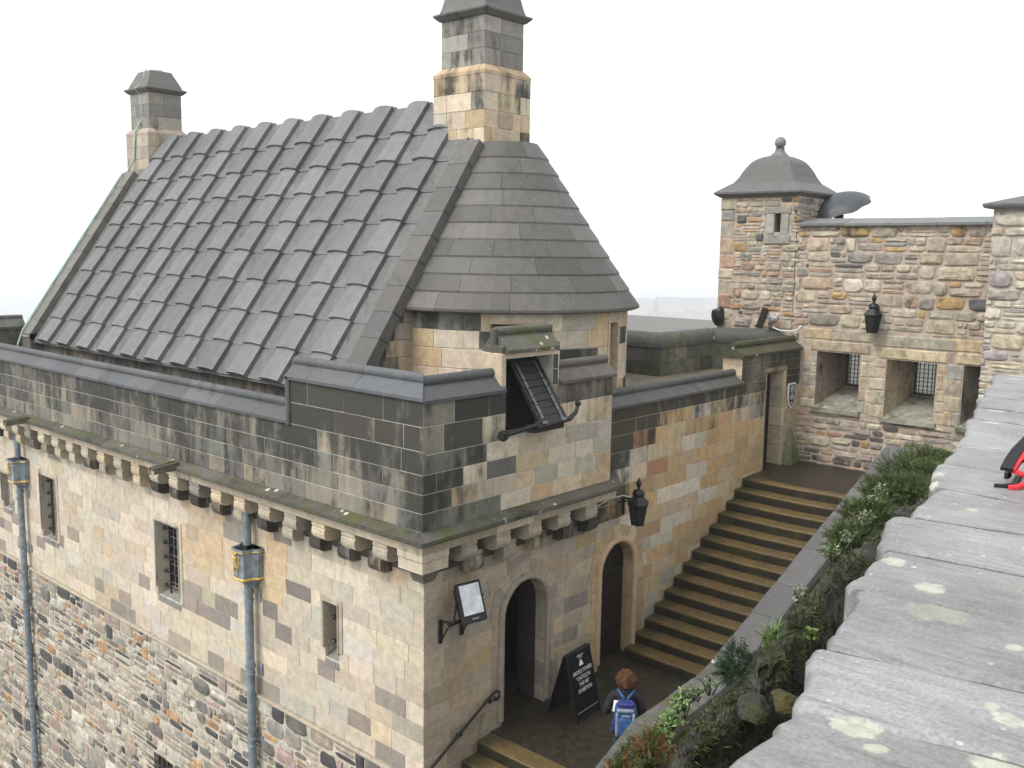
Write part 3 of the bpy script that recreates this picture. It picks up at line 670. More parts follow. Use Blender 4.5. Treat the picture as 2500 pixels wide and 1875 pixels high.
lay(ashlar(Fr((8.62,0,0),(0,1,0),(-1,0,0)),.0,.42,[4.6,4.8,4.97],lambda a,b:[],lambda u,v:(pick([((.48,.38,.27),1)]),.1),(.42,.5)),'ashlar_block','ash',SW)
slabwall(FR,3.9,11.3,-1.2,4.43,[(D2[0]-D2[1]-.03,D2[0]+D2[1]+.03,-.3,D2[2]+D2[1]+.03),(D3[0]-.03,D3[1]+.03,D3[2]-.05,D3[3]+.02)],.44,(.52,.46,.36),.1).build('mortar_bed','mortar',SW)
slabwall(FR,8.62,11.3,4.43,4.97,[(D3[0]-.03,D3[1]+.03,4.2,D3[3]+.02)],.44,(.40,.36,.28),.3).build('mortar_bed','mortar',SW)
cps2=lambda u:random.uniform(.2,.45)
sp=holder('wall_cope',SW)
course(FR,cope_prof(4.425,.06,-.46,.30),4.12,8.68,(.088,.088,.084),cps2,'cope_stone','cope',sp,(.8,1.2),smooth=True)
course(FR,cope_prof(4.97,.06,-.46,.30),8.56,11.22,(.08,.078,.055),cps2,'cope_stone','cope_moss',sp,(.9,1.4),smooth=True)
course(FR,[(-.4,4.425),(.02,4.425),(.02,4.48),(-.1,4.66),(-.4,4.66)],3.8,4.12,(.10,.095,.08),cps2,'cope_stone','cope_moss',sp,(.5,.6))
dd=holder('arched_door',SW); arch(D2,-.06,dd,[((.52,.40,.25),3),((.46,.33,.2),3),((.50,.42,.31),1)],s=.05,depth=.20)
xc,r,zs=D2
for i in range(6):
    x0=xc-r+.16*i; x1=x0+.156; zt=zs+math.sqrt(max(0,r*r-min((x0-xc)**2,(x1-xc)**2)))+.02
    MB().box((x0,.19+.004*(i%2),-.05),(x1,.25,zt),.006).build('door_plank','door',dd)
for z in (.55,1.5): MB().box((xc-r+.03,.176,z),(xc+r-.02,.189,z+.05),.004).build('hinge_strap','iron',dd)
d3=holder('stair_head_door',SW)
for i in range(5): MB().box((D3[0]+.158*i,.30,D3[2]),(D3[0]+.158*i+.154,.36,D3[3]),.006).build('door_plank','door',d3)
for x0,x1 in ((D3[1],D3[1]+.12),(D3[0]-.02,D3[0])):
    z=D3[2]
    while z<D3[3]-.05: MB(pick([((.46,.38,.27),1),((.40,.33,.24),1)]),.15).box((x0,-.014,z+.003),(x1,.32,min(D3[3],z+.42)-.003),.015).build('jamb_stone','ash',d3); z+=.42
MB((.30,.26,.18),.3).box((D3[0]-.1,-.016,D3[3]),(D3[1]+.14,.34,D3[3]+.10),.015).build('lintel','ash_moss',d3)
MB((.14,.15,.08),.4).loft([[Vector((10.85+a*.26*k,-.02+b*.16*k,2.49+z)) for a,b in ((-1,1),(-1,-.3),(-.6,-1),(.6,-1),(1,-.3),(1,1))] for k,z in ((1,0),(.95,.25),(.55,.55),(.2,.75))]).build('guard_stone','cope_moss',d3)
# ================================================================ STAIRS
def treadmat():
    g=G('worn wet step'); p=g.pos(); n1=g.noise(p,3.,6,.65); n2=g.noise(p,30,4,.6)
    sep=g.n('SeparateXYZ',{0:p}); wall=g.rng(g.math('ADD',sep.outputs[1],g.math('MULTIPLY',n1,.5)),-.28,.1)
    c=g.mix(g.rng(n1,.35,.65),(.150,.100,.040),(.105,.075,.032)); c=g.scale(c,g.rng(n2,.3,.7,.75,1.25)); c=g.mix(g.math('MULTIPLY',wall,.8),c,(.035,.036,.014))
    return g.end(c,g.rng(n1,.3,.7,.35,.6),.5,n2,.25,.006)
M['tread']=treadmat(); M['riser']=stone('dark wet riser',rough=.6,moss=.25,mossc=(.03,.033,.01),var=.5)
ST=thing('stone_staircase',(6.8,-1.3,-.1),'long flight of worn brown stone steps climbing beside the warm wall','stair')
NX=[4.77+.310*i for i in range(14)]; NZ=[.13+.1815*i for i in range(14)]
for i in range(14):
    h=holder('step',ST); x0,z1=NX[i],NZ[i]; yb=-2.72 if i>3 else -2.6; x1=x0+.36 if i<13 else 9.02
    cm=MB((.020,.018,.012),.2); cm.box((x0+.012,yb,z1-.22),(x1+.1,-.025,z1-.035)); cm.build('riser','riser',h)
    t=MB(); jz=random.uniform(-.004,.004); rg=[]
    for k in range(25):                       # worn hollow in the middle, ragged nosing
        y=yb+(-.03-yb)*k/24; sg=-.014*math.exp(-((y+1.3)/.7)**2); ft=x0+.012*noise.noise(Vector((y*3,i*5.,0)))+.006*noise.noise(Vector((y*13,i*5.,0))); zz=z1+jz+sg+.004*noise.noise(Vector((y*4,i*2.,3)))
        rg.append([Vector((ft+.004,y,zz-.045)),Vector((ft,y,zz-.016)),Vector((ft+.012,y,zz-.003)),Vector((ft+.04,y,zz)),Vector((x1,y,zz+.004)),Vector((x1,y,zz-.05))])
    t.loft(rg); t.build('tread','tread',h)
MB((.05,.05,.03),.4).hexa([(4.6,-.09,-.2),(9.2,-.09,2.4),(9.2,.0,2.4),(4.6,.0,-.2),(4.6,-.05,.22),(9.2,-.05,2.76),(9.2,.0,2.80),(4.6,.0,.26)]).build('wall_string','ash_moss',ST) if 0 else None
LS=thing('lower_steps',(0,-1.3,-1),'few brown stone steps going down past the tower corner below the landing','stair')
for i in range(8):
    h=holder('step',LS); x1=1.378-.33*i; z1=-.152-.175*i
    MB((.020,.018,.012),.2).box((x1-.318,-2.9,z1-.25),(x1+.04,-.025,z1-.04)).build('riser','riser',h)
    t=MB(); t.box((x1-.335,-2.9,z1-.042),(x1-.004,-.03,z1+.002),.008); t.build('tread','tread',h)
# ================================================================ LOW WALL WITH FLAT COPE
LW=thing('low_stair_wall',(4.,-2.6,-.5),'low wall along the open side of the stair capped with flat grey slabs','wall')
LP=[(-1.6,-3.4,.95),(.37,-2.83,.95),(1.40,-2.57,.95),(2.30,-2.54,.95),(3.25,-2.49,.97),(9.62,-2.60,3.42)]
def lowp(s):
    for a,b in zip(LP,LP[1:]):
        l=math.dist(a,b)
        if s<=l: return Vector(a).lerp(Vector(b),s/l),(Vector(b)-Vector(a)).normalized()
        s-=l
    return Vector(LP[-1]),Vector((1,0,0))
TOT=sum(math.dist(a,b) for a,b in zip(LP,LP[1:])); s=0
while s<TOT-.05:
    e=min(TOT,s+random.uniform(.75,1.05)); e=TOT if TOT-e<.4 else e
    br=[s]+[q for q in (sum(math.dist(a,b) for a,b in zip(LP[:k],LP[1:k+1])) for k in range(1,len(LP)-1)) if s+.02<q<e-.02]+[e]
    m=MB(tone(.8,1.15,(.115,.113,.110)),random.uniform(.05,.2)); rings=[]
    for q in br:
        pt,dr=lowp(q+(.006 if q==s else -.006 if q==e else 0)); n=Vector((-dr.y,dr.x,0)).normalized()
        w0=.02+random.uniform(-.012,.012); rings.append([pt+n*w0,pt+n*(w0-.02)+Vector((0,0,.022)),pt-n*.43+Vector((0,0,.02)),pt-n*.46,pt-n*.46-Vector((0,0,.11)),pt+n*w0-Vector((0,0,.11))])
    m.loft(rings); m.build('cope_slab','cope_moss' if s<5.3 else 'cope',LW); s=e
m=MB((.11,.105,.075),.35)
for a,b in zip(LP,LP[1:]): m.hexa([(a[0],a[1]-.02,-1.2),(b[0],b[1]-.02,-1.2 if b[2]<1 else .5),(b[0],b[1]-.42,-1.2 if b[2]<1 else .5),(a[0],a[1]-.42,-1.2),(a[0],a[1]-.02,a[2]-.11),(b[0],b[1]-.02,b[2]-.11),(b[0],b[1]-.42,b[2]-.11),(a[0],a[1]-.42,a[2]-.11)])
m.build('wall_body','ash_moss',LW)
# ================================================================ RUBBLE WALL WITH EMBRASURES
XW=11.25
PAL2=[((.42,.36,.27),4),((.36,.32,.26),4),((.48,.42,.32),3),((.40,.30,.22),2),((.42,.28,.13),1.3),((.35,.29,.24),2),((.27,.25,.22),2.5),((.11,.105,.10),1.3),((.52,.47,.38),1.5),((.37,.25,.18),.8)]
RW=thing('rubble_wall',(XW,-2,2.4),'tall mixed rubble wall with gun embrasures at the head of the stair','wall')
FW=Fr((XW,0,0),(0,1,0),(-1,0,0)); YR=-6.2
EMB=[(-1.32,-.36,3.70,4.95),(-2.87,-1.87,3.66,4.90),(-4.6,-3.38,3.66,4.91)]
def frw(u,v):
    for a,b,c,d in EMB:
        if a-.36<u<b+.33 and c-.02<v<d+.52: return True
    return False
rs=rubble(FW,YR,.22,2.3,7.62,frw,PAL2,(.12,.34),(.16,.62),.05,lambda u,v:random.uniform(0,.3)+(.35 if v<2.75 else 0)+(.25 if v>7.45 else 0))
rs=[m for m in rs if area(m)>0]
lay(rs,'rubble_stone','rub_moss',RW,300,'small_rubble')
sq=[]; SQP=[((.46,.39,.29),4),((.40,.35,.27),3),((.44,.34,.22),2),((.34,.32,.28),2),((.36,.28,.22),1)]
for a,b,c,d in EMB:                      # squared stones round the openings
    for u0,u1 in ((a-.36,a),(b,b+.33)):
        z=c
        while z<d-.03:
            e=min(d,z+random.uniform(.2,.34)); e=d if d-e<.12 else e
            if random.random()<.35: k=random.uniform(.4,.6)*(u1-u0)+u0; sq+= [blk(FW,u0,k,z,e,pick(SQP),random.uniform(0,.2),.02,.1,.02,random.uniform(0,.02)),blk(FW,k,u1,z,e,pick(SQP),random.uniform(0,.2),.02,.1,.02,random.uniform(0,.02))]
            else: sq.append(blk(FW,u0,u1,z,e,pick(SQP),random.uniform(0,.2),.02,.1,.02,random.uniform(0,.02)))
            z=e
    sq.append(blk(FW,a-.2,b+.16,d,d+.25,pick([((.47,.39,.26),1),((.44,.37,.27),1)]),.08,.02,.5,.025,.02))
    k=random.uniform(-.2,.2); sq.append(blk(FW,a-.36,(a+b)/2+k,d+.25,d+.51,pick(SQP),.08,.02,.1,.025,.02)); sq.append(blk(FW,(a+b)/2+k,b+.33,d+.25,d+.51,pick(SQP),.1,.02,.1,.025,.015))
    sq.append(blk(FW,a-.36,a-.2,d,d+.25,pick(SQP),.1,.02,.1,.02)); sq.append(blk(FW,b+.16,b+.33,d,d+.25,pick(SQP),.1,.02,.1,.02))
lay(sq,'dressed_stone','rub_moss',RW)
TH=1.5
slabwall(FW,YR,.25,2.0,7.64,EMB,TH,(.43,.35,.285),.05,-.004).build('mortar_bed','mortar',RW)
for i,(a,b,c,d) in enumerate(EMB):       # splayed embrasures with grilles
    h=holder('embrasure',RW); ia,ib,ic,id_=(a+.42,b-.14,c+.40,d-.10) if i<2 else (a+.42,b-.2,c+.4,d-.1); X0,X1=XW+.02,XW+TH-.25
    cols=pick(SQP)
    o_=[(X0,a,c),(X0,b,c),(X0,b,d),(X0,a,d)]; n_=[(X1,ia,ic),(X1,ib,ic),(X1,ib,id_),(X1,ia,id_)]; z_=[(X1+.26,ia,ic),(X1+.26,ib,ic),(X1+.26,ib,id_),(X1+.26,ia,id_)]
    B=[(X1,a,c),(X1,b,c),(X1,b,d),(X1,a,d)]
    for k,nm in ((1,'reveal'),(3,'reveal'),(2,'soffit')):
        j=(k+1)%4; m=MB(cols,.38); m.add([o_[k],o_[j],n_[j],n_[k],z_[j],z_[k]],[(0,1,2,3),(3,2,4,5)]); m.build(nm,'rub_moss',h)
    m=MB((.30,.29,.24),.1); m.hexa([(XW-.08,a-.06,c-.06),(XW-.08,b+.06,c-.06),(X1+.26,b,c-.06),(X1+.26,a,c-.06),(XW-.08,a-.06,c+.03),(XW-.08,b+.06,c+.03),(X1+.26,b,ic+.03),(X1+.26,a,ic+.03)]); m.build('sloping_sill','cope_moss',h)
    m=MB((.3,.25,.2),.3)
    for p,q in ((n_,B),): 
        for k in range(4): j=(k+1)%4; m.add([p[k],p[j],q[j],q[k]],[(0,1,2,3)])
    m.build('inner_wall','rub_moss',h)
    gr=MB()
    for k in range(6): y=ia+(ib-ia)*k/5; gr.box((X1+.10,y-.008,ic),(X1+.116,y+.008,id_))
    gr.build('grille_bars','iron',h)
    gr=MB()
    for k in range(9): z=ic+(id_-ic)*k/8; gr.box((X1+.09,ia,z-.006),(X1+.10,ib,z+.006))
    gr.build('grille_wires','iron',h)
    fm=MB()
    for q in ((ia-.02,ia+.03,ic,id_),(ib-.03,ib+.02,ic,id_),(ia,ib,ic-.01,ic+.03),(ia,ib,id_-.03,id_+.01)): fm.box((X1+.07,q[0],q[2]),(X1+.13,q[1],q[3]))
    fm.build('grille_frame','iron',h)
wc=holder('wall_cope',RW); u=YR
while u<.2:
    e=min(.2,u+random.uniform(.8,1.1)); e=.2 if .2-e<.4 else e; m=MB(tone(.9,1.1,(.17,.175,.175)),.1); hh=random.uniform(-.006,.006)
    m.loft([[Vector((x,y,z+hh)) for x,z in ((XW-.10,7.63),(XW-.10,7.68),(XW+.45,7.80),(XW+.45,7.63))] for y in (u+.004,e-.004)]); m.build('cope_slab','cope',wc); u=e
MB((.3,.28,.24),.2).box((XW+.5,YR,5.8),(XW+2.6,.3,6.3)).build('wall_walk_floor','pave',RW)
# ---- corner turret with bell roof
TU=thing('bell_roof_turret',(12.15,1.2,2.4),'square rubble turret with bell shaped stone roof and ball finial','turret')
TX0,TX1,TY0,TY1=XW-.02,13.02,.26,2.11
FT=Fr((TX0,0,0),(0,1,0),(-1,0,0)); FT2=Fr((0,TY0,0),(1,0,0),(0,-1,0))
SLT=(.63,.78,7.5,7.9)
def ftu(u,v): return SLT[0]-.2<u<SLT[1]+.22 and SLT[2]-.25<v<SLT[3]+.16 or (u>1.78 and (v*1.4)%1<.92)
PAL3=PAL2+[((.46,.35,.24),3),((.38,.24,.14),1)]
rs=rubble(FT,TY0,TY1,4.9,8.26,ftu,PAL3,(.06,.24),(.12,.42),.05,lambda u,v:random.uniform(0,.3)+(.25 if v>8.0 else 0),small=.4)
rs+=rubble(FT,TY0,TY1,2.3,4.9,lambda u,v:u<.3,PAL3,(.1,.3),(.2,.5),.05)
z=4.9
while z<8.2:
    e=min(8.26,z+random.uniform(.24,.42)); e=8.26 if 8.26-e<.15 else e; rs.append(blk(FT,TY1-random.choice((.3,.42,.36)),TY1+random.uniform(-.02,.03),z,e,pick(PAL3),random.uniform(0,.35),.02,.12,.03,random.uniform(0,.03))); z=e
rs=[m for m in rs if area(m)>0]
lay(rs,'rubble_stone','rub',TU,300,'small_rubble')
q_=rubble(FT2,TX0,TX1,7.7,8.26,lambda u,v:False,[((.20,.19,.18),2),((.30,.27,.23),2),((.36,.31,.25),1)],(.2,.3),(.35,.7),.03,lambda u,v:.4)
lay(q_,'dressed_stone','rub',TU)
slabwall(FT,TY0,TY1,2.0,8.3,[SLT],.35,(.42,.35,.28),.08,-.004).build('mortar_bed','mortar',TU)
MB((.36,.31,.26),.3).box((TX0+.35,TY0+.012,5.0),(TX1,TY0+.3,8.3)).box((TX0+.35,TY1-.3,2.),(TX1,TY1-.01,8.3)).box((TX1-.3,TY0+.3,2.),(TX1,TY1-.3,8.3)).build('turret_body','mortar',TU)
sf=MB((.33,.32,.28),.25)
for a,b,c,d in ((SLT[0]-.19,SLT[0],SLT[2]-.05,SLT[3]),(SLT[1],SLT[1]+.19,SLT[2]-.05,SLT[3]),(SLT[0]-.24,SLT[1]+.26,SLT[3],SLT[3]+.15),(SLT[0]-.24,SLT[1]+.24,SLT[2]-.26,SLT[2]-.05)): MB(tone(.85,1.15,(.33,.32,.28)),.25).box((TX0-.035,a,c),(TX0+.33,b,d),.015).build('slit_surround','rub',TU)
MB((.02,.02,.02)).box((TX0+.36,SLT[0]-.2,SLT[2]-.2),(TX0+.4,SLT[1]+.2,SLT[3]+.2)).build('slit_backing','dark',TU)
tc=Vector((12.13,1.19,0)); rfh=holder('bell_roof',TU)
def sqr(h,z,hx=None): return [tc+Vector((a*(hx or h),b*h,z)) for a,b in ((-1,-1),(1,-1),(1,1),(-1,1))]
RC=(.12,.12,.115)
MB(RC,.3).loft([sqr(.93,8.27),sqr(1.05,8.35),sqr(1.05,8.39),sqr(.76,8.60),sqr(.74,8.60)]).build('eaves_slab','cope',rfh)
MB((.105,.105,.10),.25).loft([sqr(h,z) for h,z in ((.75,8.595),(.70,8.66),(.64,8.76),(.59,8.87),(.545,8.95),(.53,8.985))]).build('roof_bell','cope',rfh)
MB((.11,.11,.105),.25).loft([sqr(h,z) for h,z in ((.515,8.98),(.50,9.02),(.45,9.09),(.36,9.16),(.24,9.215),(.14,9.24))]).build('roof_dome','cope',rfh)
fn=holder('finial',TU)
MB((.16,.16,.15),.15).loft([[tc+Vector((a*h,b*h,z)) for a,b in ((-1,-1),(1,-1),(1,1),(-1,1))] for h,z in ((.155,9.235),(.14,9.26),(.085,9.33),(.07,9.40),(.09,9.42))]).build('finial_base','cope',fn)
MB((.20,.195,.18),.05).lathe(tc+Vector((0,0,9.535)),[(.02,-.13)]+[(.13*math.cos(R(a)),.13*math.sin(R(a))) for a in range(-75,80,15)]+[(.005,.13)],18).build('finial_ball','cope',fn,True)
# ---- pier at the right end of the wall
PR=thing('rubble_pier',(10.7,-5.4,2.4),'pale rubble pier with projecting cap stone where the rubble wall ends','pier')
FP=Fr((10.3,0,0),(0,1,0),(-1,0,0))
rs=rubble(FP,-7.2,-3.93,2.3,7.86,lambda u,v:u>-3.93-max(0,(5.6-v))*.02 and False,[((.42,.39,.32),4),((.50,.46,.37),3),((.38,.34,.30),3),((.45,.39,.28),2),((.34,.30,.30),1)],(.14,.4),(.2,.6),.06,lambda u,v:random.uniform(0,.25))
lay(rs,'rubble_stone','rub',PR,300,'small_rubble')
slabwall(FP,-7.2,-3.95,2.0,7.9,[],.95,(.44,.39,.32),.05,-.004).build('mortar_bed','mortar',PR)
MB((.12,.122,.12),.25).loft([[(10.15,-3.83,7.89),(11.2,-3.83,7.89),(11.2,-7.3,7.89),(10.15,-7.3,7.89)],[(10.13,-3.80,7.93),(11.2,-3.80,7.93),(11.2,-7.3,7.93),(10.13,-7.3,7.93)],[(10.13,-3.80,7.97),(11.2,-3.80,7.97),(11.2,-7.3,7.97),(10.13,-7.3,7.97)],[(10.5,-4.4,8.12),(11.2,-4.4,8.12),(11.2,-7.,8.12),(10.5,-7.,8.12)]]).build('cap_stone','cope',PR)
# ---- dark parapet of the wall walk behind the stair wall
BP=thing('wall_walk_parapet',(9.2,1.8,4.4),'dark block parapet with rounded cope behind the stair wall','wall')
def c_bk(u,v): return pick([((.15,.145,.12),2),((.21,.20,.165),2),((.11,.11,.095),2),((.32,.29,.24),.4)]),random.uniform(.3,.6)
bl=[]
FB1=Fr((8.13,0,0),(0,1,0),(-1,0,0)); FB2=Fr((0,1.6,0),(1,0,0),(0,-1,0))
cb=[4.44,4.77,5.05]
bl+=ashlar(FB1,1.6,6.5,cb,lambda a,b:[],c_bk,(.4,.7)); bl+=ashlar(FB2,8.13,10.25,cb,lambda a,b:[],c_bk,(.4,.7))
DIR=(Vector((11.3,.35,0))-Vector((10.25,1.6,0))).normalized(); FB3=Fr((10.25,1.6,0),DIR,Vector((DIR.y,-DIR.x,0))); bl+=ashlar(FB3,0,1.6,cb,lambda a,b:[],c_bk,(.4,.7))
lay(bl,'parapet_block','ash_moss',BP)
m=MB((.40,.37,.31),.2); m.hexa([(8.142,1.612,4.2),(10.25,1.612,4.2),(10.25,2.0,4.2),(8.142,6.5,4.2),(8.142,1.612,5.06),(10.25,1.612,5.06),(10.25,2.0,5.06),(8.142,6.5,5.06)]); m.build('mortar_bed','mortar',BP)
m=slabwall(FB3,0,1.6,4.2,5.06,[],.4,(.4,.37,.31),.2); m.build('mortar_bed','mortar',BP)
rp=[(-.03,5.06),(.03,5.06),(.05,5.14),(.03,5.25),(-.04,5.33),(-.16,5.37),(-.30,5.34),(-.38,5.25),(-.40,5.06)]
for F,u0,u1 in ((FB1,1.6,6.5),(FB2,8.13,10.3),(FB3,0,1.6)):
    u=u0
    while u<u1-.01:
        e=min(u1,u+random.uniform(.8,1.2)); e=u1 if u1-e<.4 else e; m=MB(tone(.8,1.2,(.10,.10,.088)),random.uniform(.2,.4))
        A=[F.p((u0-d if u==u0 and F is FB1 else 8.13-d if u==u0 and F is FB2 else u+.004),z,d) for d,z in rp]; Bq=[F.p(e-.004,z,d) for d,z in rp]; m.loft([A,Bq]); m.build('cope_stone','cope_moss' if F is FB1 or F is FB2 else 'cope',BP,True,50); u=e
# ---- parapet of the far end of the tower terrace
FA=thing('far_end_parapet',(0,16.5,3.9),'dark coped parapet end beyond the far gable, partly out of view','wall')
FF=Fr((0,16.5,0),(1,0,0),(0,-1,0))
lay(ashlar(FF,-.2,1.38,[3.9,4.2,4.5,4.86],lambda a,b:[],lambda u,v:(pick([((.15,.145,.11),1),((.2,.18,.14),1)]),.5),(.5,.9)),'parapet_block','ash_moss',FA)
MB((.28,.26,.2),.4).box((-.2,16.51,3.8),(1.37,16.9,4.87)).build('mortar_bed','mortar',FA)
m=MB((.12,.12,.11),.4); m.loft([[Vector((x,16.7+d,z)) for d,z in ((-.26,4.86),(-.26,4.92),(-.07,5.10),(-.06,5.17),(0,5.20),(.06,5.17),(.07,5.10),(.26,4.92),(.26,4.86))] for x in (-.3,1.40)]); m.build('cope_stone','cope',FA)
# ================================================================ FOREGROUND WALL, CRAG AND PLANTS
def onz(x,y,z):
    d=CF+CR*((x-1250)/FPX)+CD*((y-937.5)/FPX); return CP+d*((z-CP.z)/d.z)
def leafmat(name,c1,c2,tr=.25):
    g=G(name); a=g.n('Attribute',attribute_name='Col'); n=g.noise(g.pos(),30,3,.6)
    return g.end(g.scale(a.outputs['Color'],g.rng(n,.3,.7,.7,1.3)),.55,.35)
M['leaf']=leafmat('foliage',0,0)
def flagmat():
    g=G('wet lichened flagstone'); a=g.n('Attribute',attribute_name='Col'); p=g.pos()
    mp=g.map(p,(20.,2.2,3.),rot=(0,0,R(8))); n1=g.noise(mp,1.5,8,.7,.6); n2=g.noise(p,2.4,6,.6); n3=g.noise(p,110,4,.7); n4=g.noise(p,24,6,.7); n5=g.noise(g.map(p,(34,5,5),rot=(0,0,R(8))),1.4,6,.75,.5)
    c=g.scale(a.outputs['Color'],g.math('MULTIPLY',g.rng(n2,.3,.7,.72,1.22),g.math('MULTIPLY',g.rng(n3,.3,.7,.80,1.2),g.rng(n5,.3,.7,.82,1.15))))
    c=g.mix(g.math('MULTIPLY',g.rng(n1,.52,.68),.6),c,(.105,.105,.10)); c=g.mix(g.math('MULTIPLY',g.rng(n4,.58,.68),.4),c,(.12,.112,.085))
    for sc_,th,sel_,lc,w_ in ((5.2,.24,.34,(.50,.52,.42),.85),(10.,.20,.26,(.46,.48,.36),.8),(3.1,.26,.26,(.33,.34,.26),.6),(30.,.20,.10,(.55,.56,.5),.9)):
        v=g.n('TexVoronoi',{'Vector':g.map(p,loc=(sc_,sc_*2,0)),'Scale':sc_,'Randomness':1.}); wob=g.math('ADD',v.outputs['Distance'],g.math('ADD',g.math('MULTIPLY_ADD',n4,.30,-.15),g.math('MULTIPLY_ADD',n3,.12,-.06)))
        s_=g.math('GREATER_THAN',g.n('SeparateColor',{0:v.outputs['Color']}).outputs[0],1-sel_)
        c=g.mix(g.math('MULTIPLY',g.math('MULTIPLY',g.rng(wob,th-.04,th+.015,1.,0.),s_),w_),c,g.mix(g.rng(n4,.35,.6),lc,tuple(x*.72 for x in lc)))
    h=g.math('ADD',g.math('MULTIPLY',n5,.5),g.math('ADD',g.math('MULTIPLY',n4,.45),g.math('MULTIPLY',n3,.28)))
    return g.end(c,g.rng(n2,.3,.7,.24,.48),.55,h,.6,.008)
M['flag']=flagmat()
ZS=6.21
FWT=thing('foreground_wall',(-5,-8.9,3),'broad wall top of pale lichened flagstones in front of the stair','wall')
JT=[((1560,1990),(2040,2200)),((1745,1800),(2300,1990)),((1921,1719),(2225,1794)),((2004,1573),(2500,1684)),((2072,1428),(2500,1527)),((2148,1338),(2480,1400)),((2206,1259),(2500,1302)),((2266,1184),(2500,1228))]
JW=[(onz(*a,ZS),onz(*b,ZS)) for a,b in JT]
ed=(JW[-1][0]-JW[2][0]).normalized(); last=JW[-1]
for k in range(9): JW.append((last[0]+ed*(.42*(k+1)),last[1]+ed*(.42*(k+1))))
def fn(p,s,k=0): return noise.noise(Vector((p.x*s+k,p.y*s,k*3.1)))
JW.pop(1)
for i,((a0,b0),(a1,b1)) in enumerate(zip(JW,JW[1:])):
    d0=(b0-a0).normalized(); d1=(b1-a1).normalized(); L=1.25; nu,nv=(34,16) if i<6 else (20,10)
    dz=random.uniform(-.005,.005); tx,ty=random.uniform(-.006,.006),random.uniform(-.006,.006); out0=random.uniform(-.035,.04)
    V=[];Fc=[]
    def P(a,b):
        s=a*L; p=(a0+d0*s).lerp(a1+d1*s,b)
        n=Vector((-ed.y,ed.x,0)); oo=out0*.7+.03*(b-.5)*math.copysign(1,out0)+.02*fn(Vector((b*3+i*9,i,0)),1.3)+.014*fn(Vector((b*14+i*5,i,0)),1.); 
        if abs(b-.5)>.35: oo-=((abs(b-.5)-.35)/.15)**2*.018*(1+.9*fn(Vector((i*7+round(b)*3,1,0)),1.))
        p=p+n*oo*(1-a)**6
        je=min(b,1-b)*(a1-a0).length; z=ZS+dz+tx*(a-.3)+ty*(b-.5)+.005*fn(p,2.0,i)+.0015*fn(p,9.,i)+.002*fn(Vector((p.x*3,p.y*16,0)),1.,i)
        z-=.022*max(0,1-je/.014)**2*(1+.9*fn(p,6.,i+3)); z-=.02*max(0,1-s/.018)**2
        wv=Vector((ed.x,ed.y,0))*(.012*fn(Vector((s*6,i*3+round(b),0)),1.)*(1 if (b<.01 or b>.99) else 0))
        return Vector((p.x,p.y,z))+wv
    for k in range(nu+1):
        a=(k/nu)**1.7
        for q in range(nv+1):
            b=q/nv; b=.5+.5*math.copysign(abs(2*b-1)**.6,b-.5); b=.018+b*.964; V.append(P(a,b))
    W_=nv+1
    for k in range(nu):
        for q in range(nv): Fc.append((k*W_+q,k*W_+q+1,(k+1)*W_+q+1,(k+1)*W_+q))
    n0=len(V); per=[q for q in range(W_)]+[k*W_+nv for k in range(1,nu+1)]+[nu*W_+q for q in range(nv-1,-1,-1)]+[k*W_ for k in range(nu-1,0,-1)]
    for q in per: p=V[q]; V.append(Vector((p.x,p.y,p.z-.10-.03*abs(fn(p,8,2)))))
    for k in range(len(per)): j=(k+1)%len(per); Fc.append((per[k],per[j],n0+j,n0+k))
    m=MB(tone(.85,1.15,(.225,.228,.226))); m.add(V,Fc); m.build('flagstone','flag',FWT,True,60)
n_=Vector((-ed.y,ed.x,0)); a,b=JW[1][0]-ed*2.2-n_*.13,JW[-1][0]-n_*.13
m=MB((.10,.10,.075),.4); m.hexa([(a.x,a.y,-1),(b.x,b.y,-1),(b.x-n_.x*1.3,b.y-n_.y*1.3,-1),(a.x-n_.x*1.3,a.y-n_.y*1.3,-1),(a.x,a.y,ZS-.07),(b.x,b.y,ZS-.07),(b.x-n_.x*1.3,b.y-n_.y*1.3,ZS-.07),(a.x-n_.x*1.3,a.y-n_.y*1.3,ZS-.07)]); m.build('wall_body','rock',FWT)
# crag between the wall and the stair
def lwz(x):
    for a,b in zip(LP,LP[1:]):
        if a[0]<=x<=b[0]: t=(x-a[0])/(b[0]-a[0]); return a[2]+(b[2]-a[2])*t,a[1]+(b[1]-a[1])*t
    return (LP[0][2],LP[0][1]) if x<LP[0][0] else (LP[-1][2],LP[-1][1])
V=[];Fc=[];nx,ny=80,26
for i in range(nx+1):
    x=-9+20.2*i/nx; z0,y0=lwz(x)
    for j in range(ny+1):
        t=j/ny; y=y0-.40+(-8.4-y0)*t; v=Vector((x,y,0))
        V.append((x,y,z0-.22-.9*min(1,t*3)*(1 if x<9 else .3)+.16*noise.fractal(v*1.3,1.,2.,5)*min(1,t*6)))
for i in range(nx):
    for j in range(ny): q=i*(ny+1)+j; Fc.append((q,q+1,q+ny+2,q+ny+1))
m=MB((.05,.05,.034),.3); m.add(V,Fc); struct(m.build('crag_terrain','rock',None,True))
TOPS=[(x+20,y+14,t) for x,y,t in [(1500,1960,5.3),(1570,1905,5.5),(1625,1815,5.7),(1660,1745,5.9),(1700,1700,6.0),(1750,1660,6.15),(1800,1635,6.3),(1812,1575,6.4),(1840,1548,6.5),(1872,1530,6.7),(1895,1478,6.9),(1935,1470,7.1),(1962,1435,7.3),(1985,1385,7.6),(2010,1365,7.8),(2030,1335,8.0),(2065,1318,8.2),(2110,1300,8.4),(2150,1262,8.7),(2182,1218,9.0),(2235,1195,9.3),(2300,1150,9.8)]]
